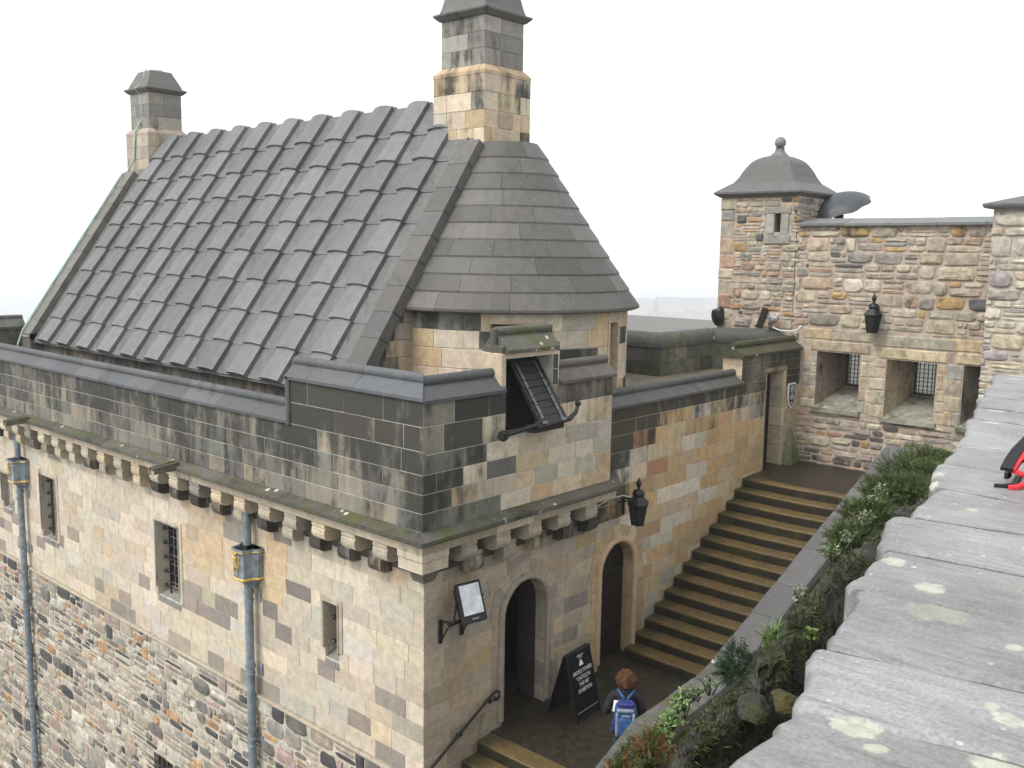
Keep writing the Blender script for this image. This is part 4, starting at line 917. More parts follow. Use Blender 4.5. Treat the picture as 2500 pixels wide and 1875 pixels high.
V=[];Fc=[];hd=Vector((CF.x,CF.y,0)).normalized(); sub=12; prof0=[(.25,-3.6),(.15,-1.6),(.06,-.5),(.02,-.15),(-.03,-.03),(-.10,-.0),(-.2,-.03),(-.26,-.10),(-.29,-.22),(-.31,-.36),(-.33,-.5),(-.35,-.65),(-.37,-.85),(-.39,-1.1),(-.42,-1.5),(-.45,-2.2),(-.5,-4.5)]
prof=[]
for (a_,b_),(c_,d_) in zip(prof0,prof0[1:]): prof+=[(a_+(c_-a_)*k/3,b_+(d_-b_)*k/3) for k in range(3)]
prof.append(prof0[-1])
seq=[]
for p,q in zip(TOPS,TOPS[1:]):
    for k in range(sub): t=k/sub; seq.append(at(p[0]+(q[0]-p[0])*t,p[1]+(q[1]-p[1])*t,p[2]+(q[2]-p[2])*t))
seq.append(at(*TOPS[-1]))
for i,T_ in enumerate(seq):
    for d,z in prof:
        p=T_+hd*d+Vector((0,0,z)); q=noise.noise_vector(p*2.2)*.045+noise.noise_vector(p*6.5)*.035+noise.noise_vector(p*15)*.03+noise.noise_vector(p*34)*.02
        c=noise.cell_vector(p*2.6)-Vector((.5,.5,.5)); V.append(p+q+hd*(c.x*.08)+Vector((0,0,c.z*.04)))
W_=len(prof)
for i in range(len(seq)-1):
    for j in range(W_-1): q=i*W_+j; Fc.append((q,q+1,q+W_+1,q+W_))
m=MB((.062,.060,.048),.30); m.add(V,Fc); struct(m.build('crag_ridge','rock',None,True,35))
MG=MB(); rg_=random.Random(21)
for k in range(16000):
    i=rg_.randrange(len(seq)-1); j=int(rg_.triangular(8,W_-12,16)); p=V[i*W_+j].lerp(V[(i+1)*W_+j],rg_.random())
    if noise.noise(p*2.4)<-.12: continue
    l=rg_.uniform(.02,.075)*(1+.8*noise.noise(p*1.3)); d=(Vector((0,0,rg_.uniform(-.4,.9)))-hd*rg_.uniform(.1,.7)+Vector((rg_.gauss(0,.5),rg_.gauss(0,.5),0))).normalized(); e=d.cross(Vector((rg_.gauss(0,1),rg_.gauss(0,1),rg_.gauss(0,1)))).normalized()*.004
    c=rg_.choice(((.05,.055,.016),(.075,.08,.02),(.035,.04,.014),(.10,.10,.035),(.06,.075,.02))); MG.add([p-e,p+e,p+d*l],[(0,1,2)],(*c,0))
def boulder(c,r,col,s=.3,seed=0,name='boulder'):
    V=[];Fc=[];nu,nv=26,16; rb_=random.Random(seed); PLN=[(Vector((rb_.gauss(0,1),rb_.gauss(0,1),rb_.gauss(0,1))).normalized(),rb_.uniform(.62,.85)) for _ in range(11)]
    for j in range(nv+1):
        th=math.pi*j/nv
        for i in range(nu):
            ph=2*math.pi*i/nu; d=Vector((math.sin(th)*math.cos(ph),math.sin(th)*math.sin(ph),math.cos(th)))
            k=min([1.]+[h_/max(.05,d.dot(n_)) for n_,h_ in PLN])*(1+.10*noise.noise(d*1.6+Vector((seed,0,0))))+.05*noise.noise(d*3.6+Vector((0,seed,0)))+.05*noise.noise(d*8+Vector((0,seed,0)))+.03*noise.noise(d*17)
            e=[math.copysign(abs(x)**.75,x) for x in d]; V.append(Vector(c)+Vector((e[0]*r[0],e[1]*r[1],e[2]*r[2]))*k)
    for j in range(nv):
        for i in range(nu): Fc.append((j*nu+i,j*nu+(i+1)%nu,(j+1)*nu+(i+1)%nu,(j+1)*nu+i))
    return MB(col,s).add(V,Fc)
tag(MG.build('moss_and_grass','leaf'),'short moss and grass covering the dark crag','moss',kind='stuff')
BL=[((1845,1712,5.9),.13,'squared grey boulder with mossy face below the lichened wall top'),((1915,1698,4.6),.08,'yellow mossed stone tucked under the lip of a flagstone'),((2205,1252,8.8),.11,'grey black stone at the top of the crag by the shrub')]
for i,((x,y,t),r,lb) in enumerate(BL):
    r*=.8; o=boulder(at(x,y,t)-Vector((0,0,r*.6)),(r,r*1.1,r*.95),tone(.8,1.2,(.042,.040,.034)) if i!=1 else (.085,.075,.022),.25,i*3.7).build('boulder','rock',None,True,50); tag(o,lb,'boulder','boulders on the crag')
# ---- plants
def leafmat(name,c1,c2,tr=.25):
    g=G(name); a=g.n('Attribute',attribute_name='Col'); n=g.noise(g.pos(),30,3,.6)
    return g.end(g.scale(a.outputs['Color'],g.rng(n,.3,.7,.7,1.3)),.55,.35)
M['leaf']=leafmat('foliage',0,0)
def plant(name,label,blobs,cols,n,size,kind='leaf',up=.3,cat='plant',group=None,seed=1):
    """blobs: (centre,(rx,ry,rz)); many small leaves through the volume, on thin stems"""
    rnd=random.Random(seed); cen=blobs[0][0]; base=Vector((cen.x,cen.y,cen.z-blobs[0][1][2]))
    t=thing(name,base,label,cat,group); m=MB(); st_=MB((.06,.05,.03))
    for c,r in blobs:
        for k in range(5):
            d=Vector((rnd.uniform(-1,1)*r[0],rnd.uniform(-1,1)*r[1],rnd.uniform(.3,.9)*r[2])); st_.tube([c+Vector((d.x*.2,d.y*.2,-r[2]*1.3)),c+Vector((d.x*.6,d.y*.6,0)),c+d],[.008,.006,.003],4)
        for k in range(n):
            while 1:
                d=Vector((rnd.uniform(-1,1),rnd.uniform(-1,1),rnd.uniform(-1,1)))
                if d.length<1 and rnd.random()<d.length+.15: break
            lump=.72+.5*noise.noise(d*2.3+c)
            p=c+Vector((d.x*r[0],d.y*r[1],d.z*r[2]))*lump; sz=size*rnd.uniform(.5,1.3)
            col=cols[int(rnd.random()**1.3*len(cols))]; k_=rnd.uniform(.65,1.3); col=(col[0]*k_,col[1]*k_,col[2]*k_,0)
            if kind=='leaf':
                a=Vector((rnd.gauss(0,1),rnd.gauss(0,1),rnd.gauss(0,.6))).normalized(); b=a.cross(Vector((rnd.gauss(0,1),rnd.gauss(0,1),rnd.gauss(0,1)))).normalized()
                m.add([p-a*sz,p+b*sz*.45-a*sz*.1,p+a*sz,p-b*sz*.45-a*sz*.1],[(0,1,2,3)],col)
            elif kind=='blade':
                a=Vector((rnd.gauss(0,.55),rnd.gauss(0,.55),1)).normalized()*sz*3; b=Vector((rnd.gauss(0,1),rnd.gauss(0,1),0)).normalized()*sz*.14; q=p-Vector((0,0,r[2]*.5))
                m.add([q-b,q+b,q+a*.6+b*.7,q+a*.6-b*.7,q+a+Vector((a.x,a.y,-abs(a.z)*.1))*.5],[(0,1,2,3),(3,2,4)],col)
            else:        # sprig of needles
                a=(d*.8+Vector((rnd.gauss(0,.5),rnd.gauss(0,.5),up+rnd.gauss(0,.5)))).normalized(); b=a.cross(Vector((rnd.gauss(0,1),rnd.gauss(0,1),rnd.gauss(0,1)))).normalized(); e=p+a*sz*2.2
                vs=[p-b*sz*.12,p+b*sz*.12,e]; fs=[(0,1,2)]
                for q in (.3,.55,.8):
                    for s_ in (-1,1):
                        o_=p.lerp(e,q); i0=len(vs); vs+=[o_,o_+a*sz*.25,o_+(b*s_+a*.8)*sz*.55]; fs.append((i0,i0+1,i0+2))
                m.add(vs,fs,col)
    st_.build('stems','leaf',t); o=m.build('foliage','leaf',t); return t
GRN=[(.045,.075,.018),(.06,.10,.024),(.035,.055,.016),(.085,.12,.035)]; PAL_=[(.13,.18,.08),(.18,.23,.12),(.10,.14,.05),(.26,.29,.20)]; RUS=[(.17,.07,.02),(.10,.10,.03),(.06,.09,.02),(.21,.10,.03)]
def bl(x,y,t,r): return (at(x,y,t),r)
plant('spreading_shrub','dark green spreading shrub between the slab cope and the flagstone wall at the stair head',[bl(2120,1255,10.4,(.40,.36,.17)),bl(2168,1200,11.3,(.45,.4,.2)),bl(2215,1158,12.2,(.5,.45,.24)),bl(2262,1128,12.8,(.5,.45,.24)),bl(2235,1200,11.2,(.5,.4,.18)),bl(2275,1165,11.8,(.5,.4,.2)),bl(2075,1320,9.6,(.3,.25,.18))],GRN+[(.10,.085,.03)],1500,.042,'sprig',cat='shrub',seed=3)
plant('flowering_clump','pale leafed clump with white flowers edging the upper slab cope',[bl(2150,1200,10.6,(.10,.10,.12)),bl(2132,1225,10.4,(.12,.10,.10))],PAL_,260,.022,seed=4,group='pale clumps along the cope')
plant('flowering_clump','pale leafed clump with white flowers hanging over the middle of the slab cope',[bl(2112,1262,9.9,(.12,.1,.09)),bl(2095,1290,9.7,(.1,.1,.08))],PAL_,240,.022,seed=5,group='pale clumps along the cope')
plant('flowering_clump','pale leafed clump just above the black boulder beside the slab cope',[bl(2075,1310,9.3,(.12,.1,.09)),bl(2035,1345,8.9,(.13,.11,.09))],PAL_+GRN[:2],260,.024,seed=6,group='pale clumps along the cope')
plant('flowering_clump','small grey green clump on the crag beside the steps halfway up',[bl(1955,1455,7.6,(.10,.09,.11))],[(.16,.20,.12),(.22,.27,.17)],260,.018,seed=7,group='pale clumps along the cope')
plant('grass_tuft','bright green grass tuft growing on a crag ledge',[bl(1895,1552,6.7,(.20,.12,.10))],[(.12,.20,.05),(.16,.26,.07),(.09,.15,.04)],260,.036,'blade',seed=8)
plant('dark_fern','dark blue green fern hanging over the cope near the bottom steps',[bl(1800,1608,7.2,(.14,.13,.11)),bl(1778,1640,7.2,(.10,.1,.08))],[(.03,.06,.03),(.045,.085,.04)],260,.035,'sprig',seed=9)
plant('leafy_clump','light green leafy clump over the landing cope behind the hiker',[bl(1665,1712,7.8,(.10,.10,.13)),bl(1642,1755,7.4,(.10,.10,.10)),bl(1618,1785,7.2,(.09,.09,.08))],[(.16,.25,.08),(.22,.31,.12),(.10,.17,.05)],240,.026,seed=10)
plant('leafy_clump','sparse pale sprig on the cope corner where the landing ends',[bl(1735,1670,7.4,(.09,.09,.07)),bl(1700,1690,7.5,(.07,.07,.06))],PAL_,120,.018,seed=11)
plant('rusty_heather','green and rust coloured heather at the bottom edge beside the landing cope',[bl(1560,1850,6.4,(.17,.15,.14)),bl(1520,1885,6.2,(.15,.14,.12)),bl(1595,1830,6.3,(.12,.12,.13))],RUS+GRN[:2],420,.03,'sprig',seed=12)
plant('leafy_clump','green leafy clump above the rust coloured heather',[bl(1600,1800,6.7,(.12,.1,.09))],[(.16,.25,.08),(.10,.17,.05)],260,.022,seed=13)
plant('weed_sprig','tiny yellow green weed under the lip of a flagstone',[bl(1980,1545,5.6,(.07,.06,.04))],[(.18,.26,.06),(.12,.2,.05)],70,.024,seed=14)
# ================================================================ THINGS
def thingb(name,loc,label,cat,group=None): return thing(name,loc,label,cat,group)
# ---- drainpipes with hopper heads
GOLDB=(.8,.5,.1)
def lion(F0,h):         # gilt rampant lion in low relief; F0(u,v,d)
    m=MB()
    def st(pts,r): m.tube([F0(*p,.012) for p in pts],r,6)
    st([(.02,.20),(.0,.15),(.015,.09),(.03,.05)],[.028,.034,.030,.024]); m.lathe(F0(.0,.245,.012)-Vector((0,0,.03)),[(.005,0),(.03,.012),(.036,.03),(.03,.05),(.005,.062)],8)
    st([(.0,.17),(-.05,.19),(-.075,.215)],[.014,.011,.008]); st([(.005,.14),(-.05,.13),(-.085,.145)],[.014,.011,.009])
    st([(.03,.06),(.045,.02),(.03,-.02),(.045,-.05),(.02,-.055)],[.022,.016,.012,.010,.009]); st([(.02,.07),(-.03,.035),(-.03,.0),(-.075,.0)],[.020,.015,.011,.010])
    st([(.035,.05),(.075,.06),(.085,.11),(.06,.15),(.075,.19),(.055,.20)],[.009,.008,.008,.009,.011,.006])
    return m
def drainpipe(y,label,zb):
    t=thing('drainpipe',(-.14,y,zb),label,'drainpipe','drainpipes on the side wall')
    MB().tube([(-.14,y,2.2),(-.14,y,2.86)],.065,12).build('upper_pipe','lead',t,True,40)
    MB().tube([(-.14,y,1.55),(-.14,y,zb)],.07,12).build('pipe','lead',t,True,40)
    h=holder('hopper_head',t)
    def ring(w,d,z,b=.0): return [Vector((x,yy,z)) for x,yy in ((-.01,y-w),(-.10,y-w),(-.14-d*.2,y-w*.72),(-.14-d,y-w*.62),(-.14-d*1.12,y),(-.14-d,y+w*.62),(-.14-d*.2,y+w*.72),(-.10,y+w),(-.01,y+w))]
    o=MB().loft([ring(.235,.17,1.66),ring(.24,.175,2.08),ring(.265,.20,2.12),ring(.27,.205,2.17),ring(.24,.18,2.165),ring(.22,.16,2.02)]); o.build('hopper_box','lead',h)
    MB().loft([ring(.23,.165,1.66),ring(.18,.12,1.60),ring(.11,.06,1.54),ring(.09,.04,1.48)]).build('hopper_base','lead',h)
    MB().loft([ring(.245,.182,1.64),ring(.262,.198,1.66),ring(.245,.182,1.685)],caps=False).build('gilt_base_rim','gold',h)
    MB().loft([ring(.262,.198,2.108),ring(.275,.210,2.118),ring(.262,.198,2.128)],caps=False).build('gilt_top_rim','gold',h)
    lion(lambda u,v,d:Vector((-.325-d,y+.04-u*1.25,1.74+(v+.05)*1.15)),1).build('gilt_lion','gold',h,True,60)
    z=1.40
    while z>zb:
        MB().lathe((-.14,y,z),[(.07,-.03),(.088,-.025),(.088,.025),(.07,.03)],12).build('collar','lead',t,True,40)
        MB().lathe((-.14,y,z-.14),[(.07,-.02),(.082,-.015),(.082,.015),(.07,.02)],12).build('collar','lead',t,True,40)
        m=MB(); m.box((-.03,y-.17,z-.16),(-.015,y-.06,z+.04),.004); m.build('fixing_plate','grey' if int(z*7)%2 else 'lead',t)
        z-=1.28
drainpipe(4.06,'blue grey drainpipe with gilt lion hopper between the barred window and the slit window',-7.2)
drainpipe(13.35,'blue grey drainpipe with gilt lion hopper at the far end of the side wall',-7.2)
# ---- wall lanterns
def lantern(loc,label):
    x,y,z=loc; t=thing('wall_lantern',loc,label,'lantern','wall lanterns')
    def hx(r,zz,c=None): return [Vector((x+r*math.cos(R(60*k+30)),y+r*math.sin(R(60*k+30)),z+zz)) for k in range(6)]
    MB().loft([hx(.19,0),hx(.20,.02),hx(.10,.13),hx(.09,.15)]).build('roof','iron',t)
    MB().lathe((x,y,z+.15),[(.10,0),(.105,.03),(.08,.09),(.03,.11)],12).build('dome_vent','iron',t,True)
    MB().lathe((x,y,z+.26),[(.02,0),(.022,.03),(.045,.07),(.048,.10),(.025,.15),(.004,.20)],10).build('finial','iron',t,True)
    for k in range(6):
        a,b=hx(.172,0)[k],hx(.105,-.34)[k]; a2,b2=hx(.172,0)[(k+1)%6],hx(.105,-.34)[(k+1)%6]
        MB().tube([a,b-Vector((0,0,.02))],.009,5).build('glazing_bar','iron',t)
        q=Vector((x,y,0)); 
        MB().add([a,a2,b2,b],[(0,1,2,3)]).build('pane','lampglass' ,t)
    MB().loft([hx(.11,-.35),hx(.115,-.335),hx(.10,-.33)]).build('base_ring','iron',t)
    MB((.6,.6,.55)).lathe((x,y,z-.28),[(.02,0),(.03,.05),(.03,.16),(.015,.19)],8).build('bulb','white',t,True)
    return t
M['lampglass']=G('lantern glass').end((.05,.055,.055),.12,.6,Transmission_Weight=.55,IOR=1.05)
l1=lantern((4.43,-.45,2.86),'black hexagonal lantern on a bracket above the arched stair door')
MB().tube([(4.50,-.0,2.80),(4.49,-.2,2.86),(4.44,-.42,3.0)],.016,6).build('bracket','iron',l1); MB().box((4.60,-.03,2.56),(4.66,.0,2.86),.008).tube([(4.63,-.02,2.84),(4.45,-.4,2.95)],.016,6).build('bracket_plate','iron',l1)
l2=lantern((10.93,-1.65,5.80),'small black lantern on the rubble wall between two embrasures')
MB().tube([(11.24,-1.65,5.55),(11.2,-1.65,6.0),(10.95,-1.65,6.02)],.016,6).build('bracket','iron',l2)
o=MB().tube([(3.42,-.05,2.72),(3.9,-.03,2.86),(4.2,-.03,2.92),(4.36,-.2,2.98),(4.42,-.36,2.95)],.010,5).build('lantern_cable','white',None,True); tag(o,'white cable running along the wall to the black lantern','cable')
# ---- floodlight beside the door
M['lens']=G('flood lamp glass').end((.55,.58,.6),.12,.6,Metallic=.0) if 0 else plain('flood lamp reflector',(.62,.64,.66),.22,.35,.25,5,.05)
fl=thing('floodlight',(.48,-.2,1.7),'large black floodlight with pale glass on a bracket beside the open door','floodlight')
import mathutils
def tilt(c,rx,rz):
    Mx=Matrix.Translation(c)@Matrix.Rotation(rz,4,'Z')@Matrix.Rotation(rx,4,'X'); return lambda p:Mx@Vector(p)
def tb(m,f,a,b,bev=0):
    q=MB(); q.box(a,b,bev); m.add([f(v) for v in q.v],q.f); return m
f=tilt(Vector((.55,-.36,2.20)),R(-22),R(-10))
tb(MB(),f,(-.21,-.02,-.28),(.21,.03,.28),.012).build('front_frame','iron',fl)
tb(MB(),f,(-.165,-.028,-.165),(.165,-.0205,.245)).build('lens','lens',fl)
m=MB(); m.loft([[f((a*.2,.03,b*.26)) for a,b in ((-1,-1),(1,-1),(1,1),(-1,1))],[f((a*.13,.19,b*.16+.03)) for a,b in ((-1,-1),(1,-1),(1,1),(-1,1))]]); m.build('housing','iron',fl)
tb(MB(),f,(-.05,-.024,-.235),(.06,-.021,-.215)).build('maker_plate','grey',fl)
m=MB(); m.tube([(.30,-.33,2.25),(.28,-.30,1.98),(.50,-.26,1.94),(.78,-.30,1.98),(.80,-.34,2.25)],.018,6); m.build('yoke','iron',fl)
for x in (.30,.72): MB().box((x-.03,-.035,1.58),(x+.03,-.001,1.92),.006).tube([(x,-.03,1.9),(x,-.30,1.95)],.018,6).tube([(x,-.03,1.62),(x,-.22,1.93)],.012,6).build('wall_bracket','iron',fl)
MB().box((.2,-.30,1.92),(.86,-.24,1.95),.006).build('cross_rail','iron',fl)
# ---- handrail of the lower steps
hr=thing('handrail',(.7,-.08,-.3),'black iron handrail with curled end fixed to the tower corner wall','handrail')
pts=[(-.9,-.10,-.66),(.0,-.10,-.17),(1.28,-.10,.50),(1.38,-.10,.53),(1.44,-.10,.49),(1.44,-.10,.42),(1.38,-.10,.39),(1.34,-.10,.43)]
MB().tube(pts,.022,8).build('rail','iron',hr,True)
for x,z in ((.65,.17),(1.33,.46)): MB().tube([(x,-.10,z),(x,-.10,z-.07),(x,-.0,z-.10)],.012,6).lathe((x,-.012,z-.13),[(.03,0),(.03,.06)],8).build('rail_bracket','iron',hr)
# ---- A-board
sg=thing('a_board_sign',(2.65,-.6,-.1),'black folding board with white exhibition lettering standing between the two doors','sign')
M['board']=plain('black sign board',(.010,.012,.016),.35,.0,.2,10,.03)
BLc=Vector((2.66,-.86,-.09)); rzb=R(4)
f=tilt(BLc,R(-13),rzb)
tb(MB(),f,(-.29,-.012,.06),(.29,.012,1.03),.004).build('front_panel','board',sg)
for a,b in (((-.315,-.02,.0),(-.285,.022,1.05)),((.285,-.02,.0),(.315,.022,1.05)),((-.285,-.02,1.02),(.285,.022,1.05)),((-.285,-.02,.04),(.285,.022,.07))): tb(MB(),f,a,b,.004).build('frame_rail','board',sg)
tb(MB((.4,.4,.4)),f,(-.27,-.023,.135),(.27,-.0205,.150)).build('bottom_trim','grey',sg)
f2=tilt(BLc+Vector((-.05,.56,0)),R(16),rzb)
tb(MB(),f2,(-.31,-.014,.0),(.31,.014,1.06),.004).build('rear_panel','board',sg)
M['ink']=plain('white lettering',(.8,.8,.78),.6,.0,.03,9,0)
Mrot=Matrix.Rotation(rzb,4,'Z')@Matrix.Rotation(R(-13),4,'X')
def text(body,size,u,v,parent,fr,rot,name='lettering',sx=1.0,mat='ink',off=-.0215):
    cu=bpy.data.curves.new(name,'FONT'); cu.body=body; cu.size=size; cu.align_x='CENTER'; cu.extrude=.0008; cu.resolution_u=2; cu.materials.append(M[mat])
    tmp=bpy.data.objects.new('_t',cu); COL.objects.link(tmp); bpy.context.view_layer.update(); me=bpy.data.meshes.new_from_object(tmp.evaluated_get(bpy.context.evaluated_depsgraph_get())); bpy.data.objects.remove(tmp); me.materials.clear(); me.materials.append(M[mat])
    o=bpy.data.objects.new(name,me); COL.objects.link(o); o.parent=parent; b=Vector(parent['_b'])
    p=fr((u,off,v))-b; o.matrix_local=Matrix.Translation(p)@rot@Matrix.Rotation(R(90),4,'X')@Matrix.Diagonal((sx,1,1,1)); return o
for body,size,v,sx in (('EDINBURGH',.030,.955,1.),('CASTLE',.030,.925,1.),('ARGYLE TOWER',.086,.700,.80),('"CASTLES IN',.082,.607,.82),('THE AIR"',.082,.515,.82),('EXHIBITION',.082,.420,.82)): text(body,size,0.01,v,sg,f,Mrot,sx=sx)
m=MB(); m.add([f((x,-.0215,z)) for x,z in ((-.055,.81),(.06,.81),(.055,.835),(.035,.86),(.03,.89),(.0,.90),(-.02,.88),(-.035,.85))],[tuple(range(8))]); m.build('castle_emblem','ink',sg)
# ---- shield sign beside the stair head door
sh=thing('shield_sign',(10.78,-.03,3.9),'small black shield sign with white border beside the stair head door','sign')
def shp(k,dx=0): return [(a*k,b*k) for a,b in ((-.16,.26),(.16,.26),(.16,-.02),(.13,-.14),(.07,-.23),(0,-.29),(-.07,-.23),(-.13,-.14),(-.16,-.02))]
MB().prism([(10.80+a,-.05,4.0+b) for a,b in shp(1.0)],(0,.03,0)).build('shield_border','ink',sh)
MB().prism([(10.80+a,-.054,4.0+b) for a,b in shp(.88)],(0,.004,0)).build('shield_face','board',sh)
fs=lambda p:Vector((10.80+p[0],-.055,4.0+p[2]))
m=MB().box((10.68,-.0565,4.075),(10.92,-.0545,4.085)); m.build('divider','ink',sh)
for v,wd in ((.19,.19),(.155,.22),(.12,.17),(.035,.08),(-.01,.17),(-.045,.19),(-.08,.15)):
    m=MB(); x=-wd/2
    while x<wd/2: e=x+random.uniform(.012,.028); m.box((10.80+x,-.0562,4.0+v-.008),(10.80+e-.004,-.0545,4.0+v+.008)); x=e
    m.build('lettering_line','ink',sh)
MB().box((10.785,-.0562,3.80),(10.815,-.0545,3.855)).build('emblem','ink',sh)
# ---- timber shutter of the hatch
hs_=thing('hatch_shutter',(1.95,-.4,4.4),'tarred plank shutter with iron straps hanging open in the parapet hatch','shutter')
top,bot=Vector((0,-.06,5.44)),Vector((0,-.66,4.60)); dv=(bot-top); L=dv.length; dv.normalize(); nv=Vector((0,dv.z,-dv.y)); nv=nv if nv.y<0 else -nv
def sp_(x,s,d): return Vector((x,0,0))+top+dv*s+nv*d
XA,XB=1.60,2.22
n=9
for i in range(n):
    a,b=L*i/n+.004,L*(i+1)/n-.004; d=random.uniform(0,.012)
    MB().hexa([sp_(XA,a,d),sp_(XB,a,d),sp_(XB,b,d+.004),sp_(XA,b,d+.004),sp_(XA,a,-.04),sp_(XB,a,-.04),sp_(XB,b,-.04),sp_(XA,b,-.04)]).build('plank','wood',hs_)
for x in (1.69,2.10):
    m=MB(); m.hexa([sp_(x-.022,.04,.026),sp_(x+.022,.04,.026),sp_(x+.022,L-.02,.030),sp_(x-.022,L-.02,.030),sp_(x-.022,.04,.012),sp_(x+.022,.04,.012),sp_(x+.022,L-.02,.014),sp_(x-.022,L-.02,.014)])
    m.build('iron_strap','steel',hs_)
    for k in range(7): MB().lathe(sp_(x,.08+k*.135,.028),[(.014,0),(.014,.008),(.004,.014)],6).build('rivet','iron',hs_)
    MB().lathe(sp_(x,L,.03)-Vector((0,0,.03)),[(.03,0),(.055,.02),(.05,.05),(.02,.06)],8).build('strap_knuckle','steel',hs_)
m=MB(); m.tube([(.98,-.52,4.50),(1.2,-.56,4.53),(1.55,-.62,4.58),(1.72,-.66,4.66)],[.05,.036,.034,.03],8); m.lathe((.99,-.52,4.42),[(.03,0),(.075,.04),(.07,.12),(.02,.15)],8); m.build('iron_lever','iron',hs_)
m=MB(); m.tube([(1.55,-.66,4.56),(2.28,-.66,4.60),(2.42,-.66,4.68),(2.46,-.66,4.78)],[.04,.04,.03,.024],8); m.lathe((2.46,-.66,4.76),[(.02,0),(.045,.02),(.045,.06),(.02,.08)],8); m.build('roller_bar','iron',hs_)
MB().box((1.55,-.60,4.46),(2.24,-.42,4.57),.02).build('bottom_rail','wood',hs_)
# ---- fittings at the turret foot
o=tag(boulder((11.12,2.02,5.58),(.14,.16,.22),(.02,.02,.022),.2,3).build('corner_loudspeaker','iron',None,True,30),'black box shaped loudspeaker at the outer corner of the turret foot','loudspeaker')
cd=thing('security_camera',(11.1,.65,5.3),'grey camera on a bent arm above the mossy cope beside the turret','camera')
MB().tube([(11.18,.70,5.36),(11.05,.68,5.42),(10.98,.66,5.55)],[.05,.045,.04],8).build('arm','grey',cd,True); MB().tube([(11.02,.66,5.50),(10.92,.50,5.62),(10.86,.42,5.64)],[.06,.09,.05],10).build('camera_body','grey',cd,True); MB().lathe((10.95,.57,5.56),[(.02,0),(.09,.04),(.10,.10),(.05,.16)],10).build('housing','grey',cd,True)
o=MB((.12,.10,.08)).hexa([(11.22,1.08,5.38),(11.22,.94,5.38),(11.16,.94,5.38),(11.16,1.08,5.38),(11.22,.93,5.84),(11.22,.80,5.80),(11.16,.80,5.80),(11.16,.93,5.84)]).build('leaning_plank','wood',None); tag(o,'short dark plank leaning on the turret foot beside the grey camera','plank')
o=MB().tube([(10.95,.55,5.42),(10.9,.35,5.37),(10.9,.1,5.37),(10.9,-.05,5.41),(10.95,-.1,5.50)],.014,6).build('white_cable','white',None,True); tag(o,'loop of white cable lying on the mossy cope below the camera','cable')
# ---- bag with red strap on the wall top
M['red']=plain('red webbing',(.62,.03,.04),.6,.0,.2,30,.2); M['blackcloth']=plain('black nylon',(.012,.012,.014),.65,.0,.3,25,.3)
b0=onz(2478,1185,ZS); bg_=thing('shoulder_bag',b0,'black bag with a red webbing strap lying on the flagstones at the picture edge','bag')
ux=Vector((CR.x,CR.y,0)).normalized(); uy=Vector((CF.x,CF.y,0)).normalized()
def bp(a,b,c): return b0+ux*a+uy*b+Vector((0,0,c*.7))
boulder(bp(.20,.02,.06),(.17,.15,.075),(.02,.02,.02),0,5).build('bag_body','blackcloth',bg_,True,50)
def strap(pts,w_,name,mat,th=.006):
    m=MB(); r=[]
    for k,p in enumerate(pts):
        t=(pts[min(k+1,len(pts)-1)]-pts[max(k-1,0)]).normalized(); s_=t.cross(Vector((0,0,1))); s_=s_.normalized() if s_.length>.1 else ux; u_=s_.cross(t).normalized(); r.append([p-s_*w_-u_*th,p+s_*w_-u_*th,p+s_*w_+u_*th,p-s_*w_+u_*th])
    m.loft(r); return m.build(name,mat,bg_)
strap([bp(-.055,-.06,.012),bp(-.03,-.075,.018),bp(.01,-.06,.03),bp(.03,-.02,.05),bp(.01,.02,.065),bp(-.01,.03,.07)],.012,'strap_loop','red')
strap([bp(-.01,.02,.07),bp(.03,.06,.10),bp(.08,.10,.14),bp(.15,.16,.19)],.016,'strap','red')
strap([bp(-.025,.02,.075),bp(.015,.07,.105),bp(.06,.115,.145),bp(.14,.18,.20)],.020,'black_strap','blackcloth')
strap([bp(-.09,-.03,.008),bp(-.06,-.045,.012),bp(-.03,-.05,.02),bp(.0,-.02,.05)],.010,'strap_end','blackcloth'); MB().box(bp(-.035,-.0,.03),bp(.0,.04,.07),.006).build('buckle','iron',bg_)
# ---- people
def figure(name,loc,face,J,label,zones,group=None,subd=1):
    """one continuous skinned body; J: joints name->(x,y,z,r) in the figure's own frame (x right, y forward), edges by list"""
    joints,edges=J; names=list(joints); me=bpy.data.meshes.new(name); me.from_pydata([joints[n][:3] for n in names],[(names.index(a),names.index(b)) for a,b in edges],[])
    o=bpy.data.objects.new('_skeleton',me); COL.objects.link(o); md=o.modifiers.new('s','SKIN'); md.use_smooth_shade=True; me.skin_vertices.new(name='') if not me.skin_vertices else None
    for i,n in enumerate(names): 
        r_=joints[n][3]; sv=me.skin_vertices[0].data[i]; sv.radius=r_ if isinstance(r_,tuple) else (r_,r_); sv.use_root=(n=='pelvis')
    o.modifiers.new('u','SUBSURF').levels=2; bpy.context.view_layer.update(); dg=bpy.context.evaluated_depsgraph_get()
    m2=bpy.data.meshes.new_from_object(o.evaluated_get(dg)); bpy.data.objects.remove(o)
    m2.materials.clear(); m2.materials.append(M['cloth'])
    at_=m2.attributes.new('Col','FLOAT_COLOR','POINT'); at_.data.foreach_set('color',[k for v in m2.vertices for k in (*zones(v.co),1)])
    m2.polygons.foreach_set('use_smooth',[True]*len(m2.polygons))
    t=thing(name,loc,label,'person'); t.rotation_euler=(0,0,face); b=bpy.data.objects.new('body',m2); COL.objects.link(b); b.parent=t; t['_b']=(0,0,0); return t
